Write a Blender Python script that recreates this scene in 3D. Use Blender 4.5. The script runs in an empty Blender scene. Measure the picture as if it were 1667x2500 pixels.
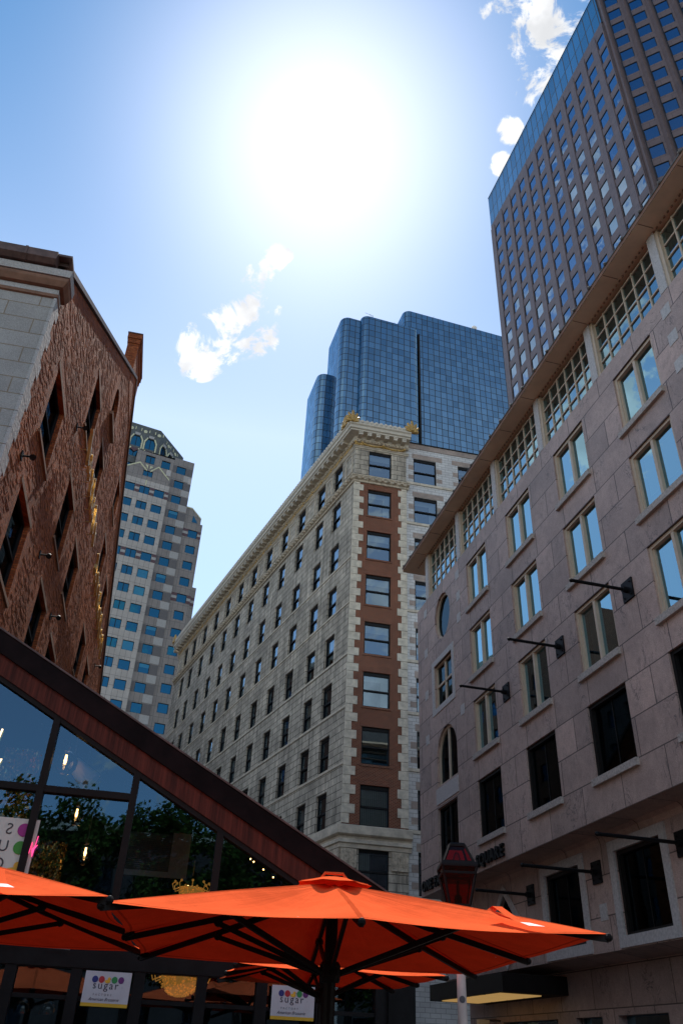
import bpy, math, random
from math import sin, cos, pi, radians as rad
from mathutils import Vector, Matrix, noise as mnoise
from mathutils.geometry import tessellate_polygon
random.seed(11)
SC = bpy.context.scene
COL = SC.collection

# ------------------------------------------------------------------ camera
PITCH, ROLL = rad(34.1677), rad(2.7611)
_F = Vector((0, cos(PITCH), sin(PITCH)))
_R0 = Vector((1, 0, 0)); _U0 = Vector((0, -sin(PITCH), cos(PITCH)))
_R = cos(ROLL)*_R0 + sin(ROLL)*_U0; _U = -sin(ROLL)*_R0 + cos(ROLL)*_U0
cam = bpy.data.cameras.new('camera'); camo = bpy.data.objects.new('camera', cam); COL.objects.link(camo)
m = Matrix((_R, _U, -_F)).transposed().to_4x4(); m.translation = Vector((0, 0, 1.6)); camo.matrix_world = m
cam.sensor_fit = 'VERTICAL'; cam.sensor_height = 36.0; cam.sensor_width = 24.0
cam.lens = 1970.26/2500*36.0
cam.clip_start = 0.1; cam.clip_end = 5000
SC.camera = camo

# ------------------------------------------------------------------ light
SUN_AZ, SUN_EL = rad(-4.5), rad(59.0)
def dirv(az, el): return Vector((sin(az)*cos(el), cos(az)*cos(el), sin(el)))
SUN = dirv(SUN_AZ, SUN_EL)
sl = bpy.data.lights.new('sun', 'SUN'); sl.energy = 5.0; sl.angle = rad(0.53); sl.color = (1, .94, .86)
so = bpy.data.objects.new('sun', sl); COL.objects.link(so); so.location = SUN*200
so.rotation_euler = SUN.to_track_quat('Z', 'Y').to_euler()
SC.view_settings.view_transform = 'Standard'; SC.view_settings.look = 'None'
SC.view_settings.exposure = 0.0; SC.view_settings.gamma = 1.0

def nd(nt, t, ins=None, **props):
    n = nt.nodes.new('ShaderNode'+t)
    for k, v in props.items(): setattr(n, k, v)
    for k, v in (ins or {}).items():
        s = n.inputs[k]
        if isinstance(v, bpy.types.NodeSocket): nt.links.new(v, s)
        else:
            if hasattr(s, 'default_value') and not isinstance(s.default_value, (float, int, str, bool)) and isinstance(v, (tuple, list)) and len(v) == 3 and len(s.default_value) == 4: v = (*v, 1)
            s.default_value = v
    return n
def mth(nt, op, a, b=0.0, c=None, clamp=False):
    ins = {0: a, 1: b}
    if c is not None: ins[2] = c
    return nd(nt, 'Math', ins, operation=op, use_clamp=clamp).outputs[0]
def mixc(nt, f, a, b, blend='MIX'):
    n = nt.nodes.new('ShaderNodeMix'); n.data_type = 'RGBA'; n.blend_type = blend; n.clamp_factor = True
    for i, v in ((0, f), (6, a), (7, b)):
        if isinstance(v, bpy.types.NodeSocket): nt.links.new(v, n.inputs[i])
        else: n.inputs[i].default_value = (*v, 1) if isinstance(v, (tuple, list)) and len(v) == 3 else v
    return n.outputs[2]
def rng(nt, v, a, b, c=0.0, d=1.0, smooth=True):
    n = nd(nt, 'MapRange', {0: v, 1: a, 2: b, 3: c, 4: d}); n.clamp = True
    if smooth: n.interpolation_type = 'SMOOTHSTEP'
    return n.outputs[0]

# ------------------------------------------------------------------ sky
W = bpy.data.worlds.new('World'); SC.world = W; W.use_nodes = True
nt = W.node_tree; nt.nodes.clear()
sky = nd(nt, 'TexSky', sky_type='NISHITA', sun_disc=False, sun_elevation=SUN_EL, sun_rotation=SUN_AZ)
sky.altitude = 10; sky.air_density = 1.0; sky.dust_density = 0.2; sky.ozone_density = 1.0
tc = nd(nt, 'TexCoord'); D = tc.outputs['Generated']
def dotp(v): return nd(nt, 'VectorMath', {0: D, 1: tuple(v)}, operation='DOT_PRODUCT').outputs['Value']
ds = mth(nt, 'MAXIMUM', dotp(SUN), 0.0)
g1 = mth(nt, 'MULTIPLY', mth(nt, 'POWER', ds, 900.0), 1.5)      # bright aureole close round the sun
g2 = mth(nt, 'MULTIPLY', mth(nt, 'POWER', ds, 64.0), 4.1)
g3 = mth(nt, 'MULTIPLY', mth(nt, 'POWER', ds, 14.0), 0.15)
glow = mth(nt, 'ADD', mth(nt, 'ADD', g1, g2), g3)
skyc = nd(nt, 'HueSaturation', {'Color': sky.outputs[0], 'Hue': .488, 'Saturation': 1.5, 'Value': 1.04})
glc = nd(nt, 'VectorMath', {0: (1.0, .975, .95), 'Scale': glow}, operation='SCALE').outputs[0]
base = nd(nt, 'VectorMath', {0: skyc.outputs[0], 1: glc}, operation='ADD').outputs[0]
zup = nd(nt, 'SeparateXYZ', {0: D}).outputs[2]
hzf = mth(nt, 'MINIMUM', mth(nt, 'MULTIPLY', mth(nt, 'POWER', mth(nt, 'SUBTRACT', 1.0, mth(nt, 'MAXIMUM', zup, 0.0)), 2.4), 37.0), 3.4)   # summer haze, paler towards the horizon
base = nd(nt, 'VectorMath', {0: base, 1: nd(nt, 'VectorMath', {0: (1.05, .90, .78), 'Scale': hzf}, operation='SCALE').outputs[0]}, operation='ADD').outputs[0]
# clouds: fractal noise shaped by patches of cloud at fixed places in the sky
CL = [(-14.2, 44.0, 1.3), (-13.2, 45.2, 1.4), (-11.9, 46.0, 1.4), (-10.3, 46.3, 1.3), (-9.0, 46.0, 1.0), (-8.9, 48.2, .9), (-9.6, 49.8, .9), (-8.1, 51.2, .7), (-13.6, 42.6, .5),
      (18.8, 65.0, .9), (22.0, 65.6, 1.6), (23.8, 64.2, 1.7), (26.0, 63.6, 2.0), (28.4, 64.2, 2.3), (24.7, 62.2, 1.1), (21.2, 60.9, 1.0), (22.8, 61.0, 1.0), (16.9, 56.8, .5), (18.6, 58.6, .6),
      (-49, 39, 3.6), (-50, 45, 3.0), (-59, 54, 3.4), (-150, 30, 14), (160, 22, 10), (95, 40, 12), (-100, 25, 9)]
nz = nd(nt, 'TexNoise', {'Vector': D, 'Scale': 21.0, 'Detail': 12.0, 'Roughness': .66, 'Distortion': .5}).outputs[0]
mask = 0.0
for a, e, r in CL:
    v = dirv(rad(a), rad(e))
    mk = rng(nt, dotp(v), cos(rad(r*1.9)), cos(rad(r*.2)), 0, 1)
    mask = mk if mask == 0.0 else mth(nt, 'MAXIMUM', mask, mk)
dens = rng(nt, mth(nt, 'ADD', mth(nt, 'MULTIPLY', mth(nt, 'SUBTRACT', nz, .5), 4.6), mth(nt, 'MULTIPLY', mask, .86)), .52, 1.02, 0, 1)
dens = mth(nt, 'MULTIPLY', dens, rng(nt, mask, 0.0, .5, 0, 1))
cshade = nd(nt, 'TexNoise', {'Vector': D, 'Scale': 30.0, 'Detail': 5.0}).outputs[0]
cw = rng(nt, cshade, .3, .7, 5.8, 8.4)
ccol = nd(nt, 'VectorMath', {0: (1.0, .99, .97), 'Scale': cw}, operation='SCALE').outputs[0]
full = mixc(nt, mth(nt, 'MULTIPLY', dens, .88), base, ccol)
bg = nd(nt, 'Background', {'Color': full, 'Strength': 0.15})
wo = nd(nt, 'OutputWorld'); nt.links.new(bg.outputs[0], wo.inputs[0])

# ------------------------------------------------------------------ mesh helpers
class Fr:
    """facade frame: u to the viewer's right along the wall, y into the wall, z up"""
    def __init__(s, ox, oy, az):
        a = rad(az); s.o = Vector((ox, oy, 0)); s.d = Vector((sin(a), cos(a), 0)); s.i = Vector((-s.d.y, s.d.x, 0)); s.rz = math.atan2(s.d.y, s.d.x)
    def p(s, u, y, z): return s.o + s.d*u + s.i*y + Vector((0, 0, z))
    def sub(s, u, y, turn=0):
        f = Fr(0, 0, 0); a = s.rz + rad(turn); f.o = s.p(u, y, 0); f.d = Vector((cos(a), sin(a), 0)); f.i = Vector((-f.d.y, f.d.x, 0)); f.rz = a; return f
LF = Fr(0, 0, 90)

class MB:
    def __init__(s): s.v = []; s.f = []; s.m = []; s.uv = []
    def face(s, pts, mat=0, uv=None):
        i = len(s.v); s.v += [tuple(p) for p in pts]; s.f.append(tuple(range(i, i+len(pts)))); s.m.append(mat)
        s.uv += uv if uv else [(0, 0)]*len(pts)
    def rect(s, fr, u0, u1, z0, z1, y=0, mat=0):
        s.face([fr.p(u0, y, z0), fr.p(u1, y, z0), fr.p(u1, y, z1), fr.p(u0, y, z1)], mat, [(u0, z0), (u1, z0), (u1, z1), (u0, z1)])
    def box(s, fr, u0, u1, y0, y1, z0, z1, mat=0, skip=''):
        P = fr.p
        if 'f' not in skip: s.face([P(u0, y0, z0), P(u1, y0, z0), P(u1, y0, z1), P(u0, y0, z1)], mat, [(u0, z0), (u1, z0), (u1, z1), (u0, z1)])
        if 'b' not in skip: s.face([P(u1, y1, z0), P(u0, y1, z0), P(u0, y1, z1), P(u1, y1, z1)], mat, [(-u1, z0), (-u0, z0), (-u0, z1), (-u1, z1)])
        if 'l' not in skip: s.face([P(u0, y1, z0), P(u0, y0, z0), P(u0, y0, z1), P(u0, y1, z1)], mat, [(u0-y1, z0), (u0-y0, z0), (u0-y0, z1), (u0-y1, z1)])
        if 'r' not in skip: s.face([P(u1, y0, z0), P(u1, y1, z0), P(u1, y1, z1), P(u1, y0, z1)], mat, [(u1+y0, z0), (u1+y1, z0), (u1+y1, z1), (u1+y0, z1)])
        if 't' not in skip: s.face([P(u0, y0, z1), P(u1, y0, z1), P(u1, y1, z1), P(u0, y1, z1)], mat, [(u0, y0), (u1, y0), (u1, y1), (u0, y1)])
        if 'd' not in skip: s.face([P(u0, y1, z0), P(u1, y1, z0), P(u1, y0, z0), P(u0, y0, z0)], mat, [(u0, y1), (u1, y1), (u1, y0), (u0, y0)])
    def hexa(s, b, t, mat=0):
        """solid from a bottom ring and a top ring (same count, counter-clockwise from above)"""
        n = len(b)
        s.face(list(reversed(b)), mat, [(p[0], p[1]) for p in reversed(b)]); s.face(t, mat, [(p[0], p[1]) for p in t])
        d = 0.0
        for i in range(n):
            j = (i+1) % n; e = (Vector(b[i])-Vector(b[j])).length
            s.face([b[i], b[j], t[j], t[i]], mat, [(d, b[i][2]), (d+e, b[j][2]), (d+e, t[j][2]), (d, t[i][2])]); d += e
    def bar(s, a, b, w, h, mat=0, up=Vector((0, 0, 1))):
        a = Vector(a); b = Vector(b); d = (b-a).normalized(); x = d.cross(up)
        if x.length < 1e-4: x = Vector((1, 0, 0))
        x.normalize(); z = x.cross(d)
        c = [(-w/2, -h/2), (w/2, -h/2), (w/2, h/2), (-w/2, h/2)]
        A = [a+x*p+z*q for p, q in c]; B = [b+x*p+z*q for p, q in c]; L = (b-a).length
        s.face(A, mat); s.face(list(reversed(B)), mat)
        for i in range(4):
            j = (i+1) % 4; s.face([A[j], A[i], B[i], B[j]], mat, [(w, 0), (0, 0), (0, L), (w, L)])
    def tube(s, pts, r, n=8, mat=0, caps=True):
        pts = [Vector(p) for p in pts]; R = r if isinstance(r, (list, tuple)) else [r]*len(pts); rings = []
        ref = None
        for i, p in enumerate(pts):
            d = (pts[min(i+1, len(pts)-1)]-pts[max(i-1, 0)]).normalized()
            if ref is None: ref = d.orthogonal().normalized()
            x = (ref-d*ref.dot(d)).normalized(); ref = x; y = d.cross(x)
            rings.append([p+(x*cos(2*pi*k/n)+y*sin(2*pi*k/n))*R[i] for k in range(n)])
        for i in range(len(pts)-1):
            for k in range(n):
                j = (k+1) % n; s.face([rings[i][k], rings[i][j], rings[i+1][j], rings[i+1][k]], mat, [(k/n, i), ((k+1)/n, i), ((k+1)/n, i+1), (k/n, i+1)])
        if caps: s.face(list(reversed(rings[0])), mat); s.face(rings[-1], mat)
    def lathe(s, c, prof, n=16, mat=0):
        c = Vector(c); R = [[c+Vector((r*cos(2*pi*k/n), r*sin(2*pi*k/n), z)) for k in range(n)] for r, z in prof]
        for i in range(len(prof)-1):
            for k in range(n):
                j = (k+1) % n; s.face([R[i][k], R[i][j], R[i+1][j], R[i+1][k]], mat, [(k/n, prof[i][1]), ((k+1)/n, prof[i][1]), ((k+1)/n, prof[i+1][1]), (k/n, prof[i+1][1])])
        s.face(list(reversed(R[0])), mat); s.face(R[-1], mat)
    def ball(s, c, r, n=10, mat=0, sx=1, sy=1, sz=1):
        c = Vector(c); k = max(5, n//2); R = []
        for i in range(k+1):
            t = pi*i/k; R.append([c+Vector((sx*r*sin(t)*cos(2*pi*j/n), sy*r*sin(t)*sin(2*pi*j/n), -sz*r*cos(t))) for j in range(n)])
        for i in range(k):
            for j in range(n):
                q = (j+1) % n
                if i == 0: s.face([R[0][0], R[1][q], R[1][j]], mat)
                elif i == k-1: s.face([R[i][j], R[i][q], R[k][0]], mat)
                else: s.face([R[i][j], R[i][q], R[i+1][q], R[i+1][j]], mat)
    def wall(s, fr, u0, u1, z0, z1, holes, y=0, depth=.3, mat=0, rmat=None):
        us = sorted({round(x, 4) for h in holes for x in h[:2] if u0 < x < u1} | {u0, u1}); zs = sorted({round(x, 4) for h in holes for x in h[2:] if z0 < x < z1} | {z0, z1})
        for k in range(len(zs)-1):
            zc = (zs[k]+zs[k+1])/2; run = None
            hh = [h for h in holes if h[2] < zc < h[3]]
            for i in range(len(us)-1):
                uc = (us[i]+us[i+1])/2; solid = not any(h[0] < uc < h[1] for h in hh)
                if solid and run is None: run = us[i]
                if not solid and run is not None: s.rect(fr, run, us[i], zs[k], zs[k+1], y, mat); run = None
            if run is not None: s.rect(fr, run, us[-1], zs[k], zs[k+1], y, mat)
        rm = mat if rmat is None else rmat
        for a, b, c, d in holes: s.reveal(fr, [(a, c), (b, c), (b, d), (a, d)], y, depth, rm)
    def reveal(s, fr, loop, y, depth, mat=0):
        """loop counter-clockwise seen from outside"""
        n = len(loop)
        for i in range(n):
            (a, b), (c, d) = loop[i], loop[(i+1) % n]
            s.face([fr.p(c, y, d), fr.p(a, y, b), fr.p(a, y+depth, b), fr.p(c, y+depth, d)], mat, [(c, d), (a, b), (a+depth, b+.01), (c+depth, d+.01)])
    def poly(s, fr, outer, holes=(), y=0, depth=.3, mat=0, rmat=None, reveal=True):
        loops = [outer]+list(holes); flat = [q for l in loops for q in l]
        for t in tessellate_polygon([[Vector((a, b, 0)) for a, b in l] for l in loops]):
            q = [flat[i] for i in t]
            ar = (q[1][0]-q[0][0])*(q[2][1]-q[0][1])-(q[2][0]-q[0][0])*(q[1][1]-q[0][1])
            if ar < 0: q.reverse()
            if abs(ar) > 1e-9: s.face([fr.p(a, y, b) for a, b in q], mat, [(a, b) for a, b in q])
        if reveal:
            for l in holes: s.reveal(fr, l, y, depth, mat if rmat is None else rmat)
    def slab(s, fr, outer, y0, y1, mat=0, holes=()):
        """flat shape with thickness between y0 (front) and y1 (back); outer counter-clockwise"""
        s.poly(fr, outer, holes, y0, y1-y0, mat)
        n = len(outer)
        for i in range(n):
            (a, b), (c, d) = outer[i], outer[(i+1) % n]
            s.face([fr.p(a, y0, b), fr.p(a, y1, b), fr.p(c, y1, d), fr.p(c, y0, d)], mat, [(a, b), (a+y1-y0, b), (c+y1-y0, d), (c, d)])
        s.poly(fr, outer, holes, y1, 0, mat, reveal=False)
    def sweep(s, path, prof, mat=0, caps=True):
        """path of (x, y); profile (out, z); outside lies to the RIGHT of the path's direction"""
        n = len(path); P = [Vector(p) for p in path]; rows = []; dist = [0]
        for i in range(n):
            nn = []
            for j in ((i-1, i), (i, i+1)):
                if 0 <= j[0] and j[1] < n:
                    d = (P[j[1]]-P[j[0]]).normalized(); nn.append(Vector((d.y, -d.x)))
            b = sum(nn, Vector((0, 0))); b.normalize(); k = 1/max(.2, b.dot(nn[0]))
            rows.append([Vector((P[i].x+b.x*o*k, P[i].y+b.y*o*k, z)) for o, z in prof])
            if i: dist.append(dist[-1]+(P[i]-P[i-1]).length)
        pl = [0]
        for j in range(1, len(prof)): pl.append(pl[-1]+math.hypot(prof[j][0]-prof[j-1][0], prof[j][1]-prof[j-1][1]))
        for i in range(n-1):
            for j in range(len(prof)-1):
                s.face([rows[i][j], rows[i+1][j], rows[i+1][j+1], rows[i][j+1]], mat, [(dist[i], pl[j]), (dist[i+1], pl[j]), (dist[i+1], pl[j+1]), (dist[i], pl[j+1])])
        if caps:
            s.face(list(reversed(rows[0])), mat); s.face(rows[-1], mat)
    def text(s, body, size, ex, T, mat=0, shear=0.0, off=0.0, align='LEFT', space=1.0):
        c = bpy.data.curves.new('t', 'FONT'); c.body = body; c.size = size; c.extrude = ex; c.shear = shear; c.offset = off; c.align_x = align; c.space_character = space; c.resolution_u = 3
        o = bpy.data.objects.new('t', c); COL.objects.link(o)
        me = bpy.data.meshes.new_from_object(o.evaluated_get(bpy.context.evaluated_depsgraph_get()))
        for p in me.polygons: s.face([T(me.vertices[i].co) for i in p.vertices], mat)
        w = max([v.co.x for v in me.vertices], default=0)
        bpy.data.objects.remove(o); bpy.data.curves.remove(c); bpy.data.meshes.remove(me); return w
    def build(s, name, mats, parent=None, smooth=False, loc=None):
        me = bpy.data.meshes.new(name); L = Vector(loc) if loc is not None else (parent_world(parent) if parent else Vector((0, 0, 0)))
        me.from_pydata([Vector(v)-L for v in s.v], [], s.f)
        uvl = me.uv_layers.new(name='UVMap'); flat = [c for q in s.uv for c in q]; uvl.data.foreach_set('uv', flat)
        for mt in (mats if isinstance(mats, (list, tuple)) else [mats]): me.materials.append(mt)
        me.polygons.foreach_set('material_index', s.m)
        if smooth: me.polygons.foreach_set('use_smooth', [True]*len(s.f)); weld(me)
        me.update(); o = bpy.data.objects.new(name, me); COL.objects.link(o)
        if parent: o.parent = parent; o.location = L-parent_world(parent)
        else: o.location = L
        return o
def weld(me):
    import bmesh
    b = bmesh.new(); b.from_mesh(me); bmesh.ops.remove_doubles(b, verts=b.verts, dist=1e-5)
    for e in b.edges: e.smooth = e.calc_face_angle(0) < rad(42)
    b.to_mesh(me); b.free()
def parent_world(o):
    L = Vector((0, 0, 0))
    while o: L = L+o.location; o = o.parent
    return L
def thing(name, label, cat, loc=(0, 0, 0), group=None):
    o = bpy.data.objects.new(name, None); COL.objects.link(o); o.location = loc; o.empty_display_size = .3
    return tag(o, label, cat, group)
def tag(o, label, cat, group=None):
    o['label'] = label; o['category'] = cat
    if group: o['group'] = group
    return o
def struct(o, kind='structure'): o['kind'] = kind; return o
def copy_tree(o, parent=None):
    c = o.copy(); COL.objects.link(c)
    if parent: c.parent = parent
    for ch in list(o.children): copy_tree(ch, c)
    return c
class Proto:
    """a part built once, then copied with its own sub-parts"""
    def __init__(s, maker): s.maker = maker; s.o = None
    def put(s, parent, fr, u, y, z):
        if s.o is None: o = s.o = s.maker()
        else: o = copy_tree(s.o)
        o.parent = parent; o.location = fr.p(u, y, z)-parent_world(parent); o.rotation_euler = (0, 0, fr.rz)
        return o

# ------------------------------------------------------------------ materials
def base_mat(name):
    m = bpy.data.materials.new(name); m.use_nodes = True; t = m.node_tree; t.nodes.clear()
    out = nd(t, 'OutputMaterial'); return m, t, out
def uvn(t): return nd(t, 'UVMap').outputs[0]
def plain(name, col, rough=.6, metal=0.0, var=.12, scale=3.0, bump=0.0, bscale=40.0, spec=.5, emit=None, es=0.0, grime=.0):
    m, t, out = base_mat(name); g = nd(t, 'TexCoord').outputs['Object']
    n = nd(t, 'TexNoise', {'Vector': g, 'Scale': scale, 'Detail': 6.0, 'Roughness': .65}).outputs[0]
    k = rng(t, n, .3, .7, 1-var, 1+var)
    c = nd(t, 'VectorMath', {0: col, 'Scale': k}, operation='SCALE').outputs[0]
    b = nd(t, 'BsdfPrincipled', {'Base Color': c, 'Roughness': rough, 'Metallic': metal, 'Specular IOR Level': spec})
    if bump:
        n2 = nd(t, 'TexNoise', {'Vector': g, 'Scale': bscale, 'Detail': 5.0}).outputs[0]
        t.links.new(nd(t, 'Bump', {'Height': n2, 'Strength': bump, 'Distance': .02}).outputs[0], b.inputs['Normal'])
    if emit: b.inputs['Emission Color'].default_value = (*emit, 1); b.inputs['Emission Strength'].default_value = es
    t.links.new(b.outputs[0], out.inputs[0]); return m
def masonry(name, c1, c2, mortar, bw, rh, ms, off=(0, 0), rough=.8, bump=.4, stain=.25, speck=.1, sscale=70., veins=0.0, streak=0.0, bias=0.0, offset=.5, freq=2, wash=.35):
    m, t, out = base_mat(name); uv = uvn(t)
    uvo = nd(t, 'VectorMath', {0: uv, 1: (off[0], off[1], 0)}, operation='ADD').outputs[0]
    br = nd(t, 'TexBrick', {'Vector': uvo, 'Color1': c1, 'Color2': c2, 'Mortar': mortar, 'Scale': 1.0, 'Mortar Size': ms, 'Mortar Smooth': .15, 'Bias': bias, 'Brick Width': bw, 'Row Height': rh})
    br.offset = offset; br.offset_frequency = freq
    obj = nd(t, 'TexCoord').outputs['Object']
    n1 = nd(t, 'TexNoise', {'Vector': obj, 'Scale': .35, 'Detail': 7.0, 'Roughness': .7}).outputs[0]
    n2 = nd(t, 'TexNoise', {'Vector': obj, 'Scale': sscale, 'Detail': 3.0}).outputs[0]
    n3 = nd(t, 'TexNoise', {'Vector': obj, 'Scale': 2.3, 'Detail': 6.0, 'Roughness': .75}).outputs[0]
    k = mth(t, 'MULTIPLY', rng(t, n1, .3, .7, 1-stain, 1+stain*.5), rng(t, n2, .25, .75, 1-speck, 1+speck))
    k = mth(t, 'MULTIPLY', k, rng(t, n3, .3, .7, 1-stain*.6, 1+stain*.3))
    if streak:    # rain wash running down the wall
        sv = nd(t, 'VectorMath', {0: uv, 1: (1.7, .09, 1)}, operation='MULTIPLY').outputs[0]
        n4 = nd(t, 'TexNoise', {'Vector': sv, 'Scale': 1.4, 'Detail': 6.0, 'Roughness': .7}).outputs[0]
        k = mth(t, 'MULTIPLY', k, rng(t, n4, .35, .68, 1+streak*.25, 1-streak))
    c = nd(t, 'VectorMath', {0: br.outputs[0], 'Scale': k}, operation='SCALE').outputs[0]
    if veins:
        vd = nd(t, 'VectorMath', {0: uvo, 1: (1.0, .55, 1)}, operation='MULTIPLY').outputs[0]
        cell = nd(t, 'TexBrick', {'Vector': uvo, 'Color1': (0, 0, 0), 'Color2': (1, 1, 1), 'Mortar': (.5, .5, .5), 'Scale': 1.0, 'Mortar Size': 0.0, 'Brick Width': bw, 'Row Height': rh}); cell.offset = offset
        vs = nd(t, 'VectorMath', {0: vd, 1: nd(t, 'VectorMath', {0: cell.outputs[0], 'Scale': 37.0}, operation='SCALE').outputs[0]}, operation='ADD').outputs[0]
        vn = nd(t, 'TexNoise', {'Vector': vs, 'Scale': 1.5, 'Detail': 7.0, 'Roughness': .62, 'Distortion': 1.6}).outputs[0]
        line = rng(t, mth(t, 'ABSOLUTE', mth(t, 'SUBTRACT', vn, .52)), .003, .014, 1, 0)
        gate = rng(t, nd(t, 'TexNoise', {'Vector': vs, 'Scale': 1.1, 'Detail': 2.0}).outputs[0], .48, .62, 0, 1)
        c = mixc(t, mth(t, 'MULTIPLY', mth(t, 'MULTIPLY', line, gate), veins), c, (.06, .055, .06))
        vn2 = nd(t, 'TexNoise', {'Vector': vs, 'Scale': 5.0, 'Detail': 5.0, 'Distortion': 1.0}).outputs[0]
        c = mixc(t, rng(t, vn2, .5, .75, 0, .35), c, (.20, .155, .135))
    b = nd(t, 'BsdfPrincipled', {'Base Color': c, 'Roughness': rough})
    hgt = mth(t, 'ADD', mth(t, 'MULTIPLY', br.outputs['Fac'], -1.0), mth(t, 'MULTIPLY', n2, .35))
    t.links.new(nd(t, 'Bump', {'Height': hgt, 'Strength': bump, 'Distance': .015}).outputs[0], b.inputs['Normal'])
    t.links.new(b.outputs[0], out.inputs[0]); return m
def see_glass(name, tint=(.8, .88, .86), refl=.1, ior=1.52, gcol=(1, 1, 1), wave=0.0):
    """a pane one sees through, with the mirror image of what stands opposite"""
    m, t, out = base_mat(name)
    tr = nd(t, 'BsdfTransparent', {'Color': tint}); gl = nd(t, 'BsdfGlossy', {'Color': gcol, 'Roughness': .01})
    if wave:
        n = nd(t, 'TexNoise', {'Vector': nd(t, 'TexCoord').outputs['Object'], 'Scale': .8, 'Detail': 1.0}).outputs[0]
        t.links.new(nd(t, 'Bump', {'Height': n, 'Strength': wave, 'Distance': .03}).outputs[0], gl.inputs['Normal'])
    f = mth(t, 'ADD', nd(t, 'Fresnel', {'IOR': ior}).outputs[0], refl, clamp=True)
    mx = nd(t, 'MixShader', {0: f, 1: tr.outputs[0], 2: gl.outputs[0]}); t.links.new(mx.outputs[0], out.inputs[0]); return m
def mirror_glass(name, under, tint, refl=.7, wave=0.03, wscale=.5, rough=.01):
    """dark reflecting glass one cannot see into"""
    m, t, out = base_mat(name)
    df = nd(t, 'BsdfPrincipled', {'Base Color': under, 'Roughness': .3}); gl = nd(t, 'BsdfGlossy', {'Color': tint, 'Roughness': rough})
    if wave:
        n = nd(t, 'TexNoise', {'Vector': nd(t, 'NewGeometry').outputs['Position'], 'Scale': wscale, 'Detail': 1.0}).outputs[0]
        t.links.new(nd(t, 'Bump', {'Height': n, 'Strength': wave, 'Distance': .2}).outputs[0], gl.inputs['Normal'])
    f = mth(t, 'ADD', nd(t, 'Fresnel', {'IOR': 1.35}).outputs[0], refl, clamp=True)
    mx = nd(t, 'MixShader', {0: f, 1: df.outputs[0], 2: gl.outputs[0]}); t.links.new(mx.outputs[0], out.inputs[0]); return m
def curtain(name, pu, pv, lw, under, tint, refl, line, jitter=.012, off=(0, 0)):
    """curtain wall of square panes in a thin dark grid; every pane sits a little out of true"""
    m, t, out = base_mat(name); uv = uvn(t)
    sx = nd(t, 'SeparateXYZ', {0: uv}); u = mth(t, 'DIVIDE', mth(t, 'ADD', sx.outputs[0], off[0]), pu); v = mth(t, 'DIVIDE', mth(t, 'ADD', sx.outputs[1], off[1]), pv)
    fu = mth(t, 'FRACT', u); fv = mth(t, 'FRACT', v)
    lu = mth(t, 'LESS_THAN', mth(t, 'MINIMUM', fu, mth(t, 'SUBTRACT', 1.0, fu)), lw/pu/2); lv = mth(t, 'LESS_THAN', mth(t, 'MINIMUM', fv, mth(t, 'SUBTRACT', 1.0, fv)), lw/pv/2)
    ln = mth(t, 'MAXIMUM', lu, lv)
    cid = nd(t, 'CombineXYZ', {0: mth(t, 'FLOOR', u), 1: mth(t, 'FLOOR', v), 2: 0.0}).outputs[0]
    wn = nd(t, 'TexWhiteNoise', {'Vector': cid}, noise_dimensions='3D')
    jit = nd(t, 'VectorMath', {0: nd(t, 'VectorMath', {0: wn.outputs['Color'], 1: (.5, .5, .5)}, operation='SUBTRACT').outputs[0], 'Scale': jitter}, operation='SCALE').outputs[0]
    nrm = nd(t, 'VectorMath', {0: nd(t, 'VectorMath', {0: nd(t, 'NewGeometry').outputs['Normal'], 1: jit}, operation='ADD').outputs[0]}, operation='NORMALIZE').outputs[0]
    k = rng(t, wn.outputs['Value'], 0, 1, .82, 1.12, False)
    tc_ = nd(t, 'VectorMath', {0: tint, 'Scale': k}, operation='SCALE').outputs[0]
    gl = nd(t, 'BsdfGlossy', {'Color': tc_, 'Roughness': .015, 'Normal': nrm}); df = nd(t, 'BsdfPrincipled', {'Base Color': under, 'Roughness': .3})
    f = mth(t, 'ADD', nd(t, 'Fresnel', {'IOR': 1.3}).outputs[0], refl, clamp=True)
    a = nd(t, 'MixShader', {0: f, 1: df.outputs[0], 2: gl.outputs[0]})
    fr = nd(t, 'BsdfPrincipled', {'Base Color': line, 'Roughness': .45})
    mx = nd(t, 'MixShader', {0: ln, 1: a.outputs[0], 2: fr.outputs[0]}); t.links.new(mx.outputs[0], out.inputs[0]); return m
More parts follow.
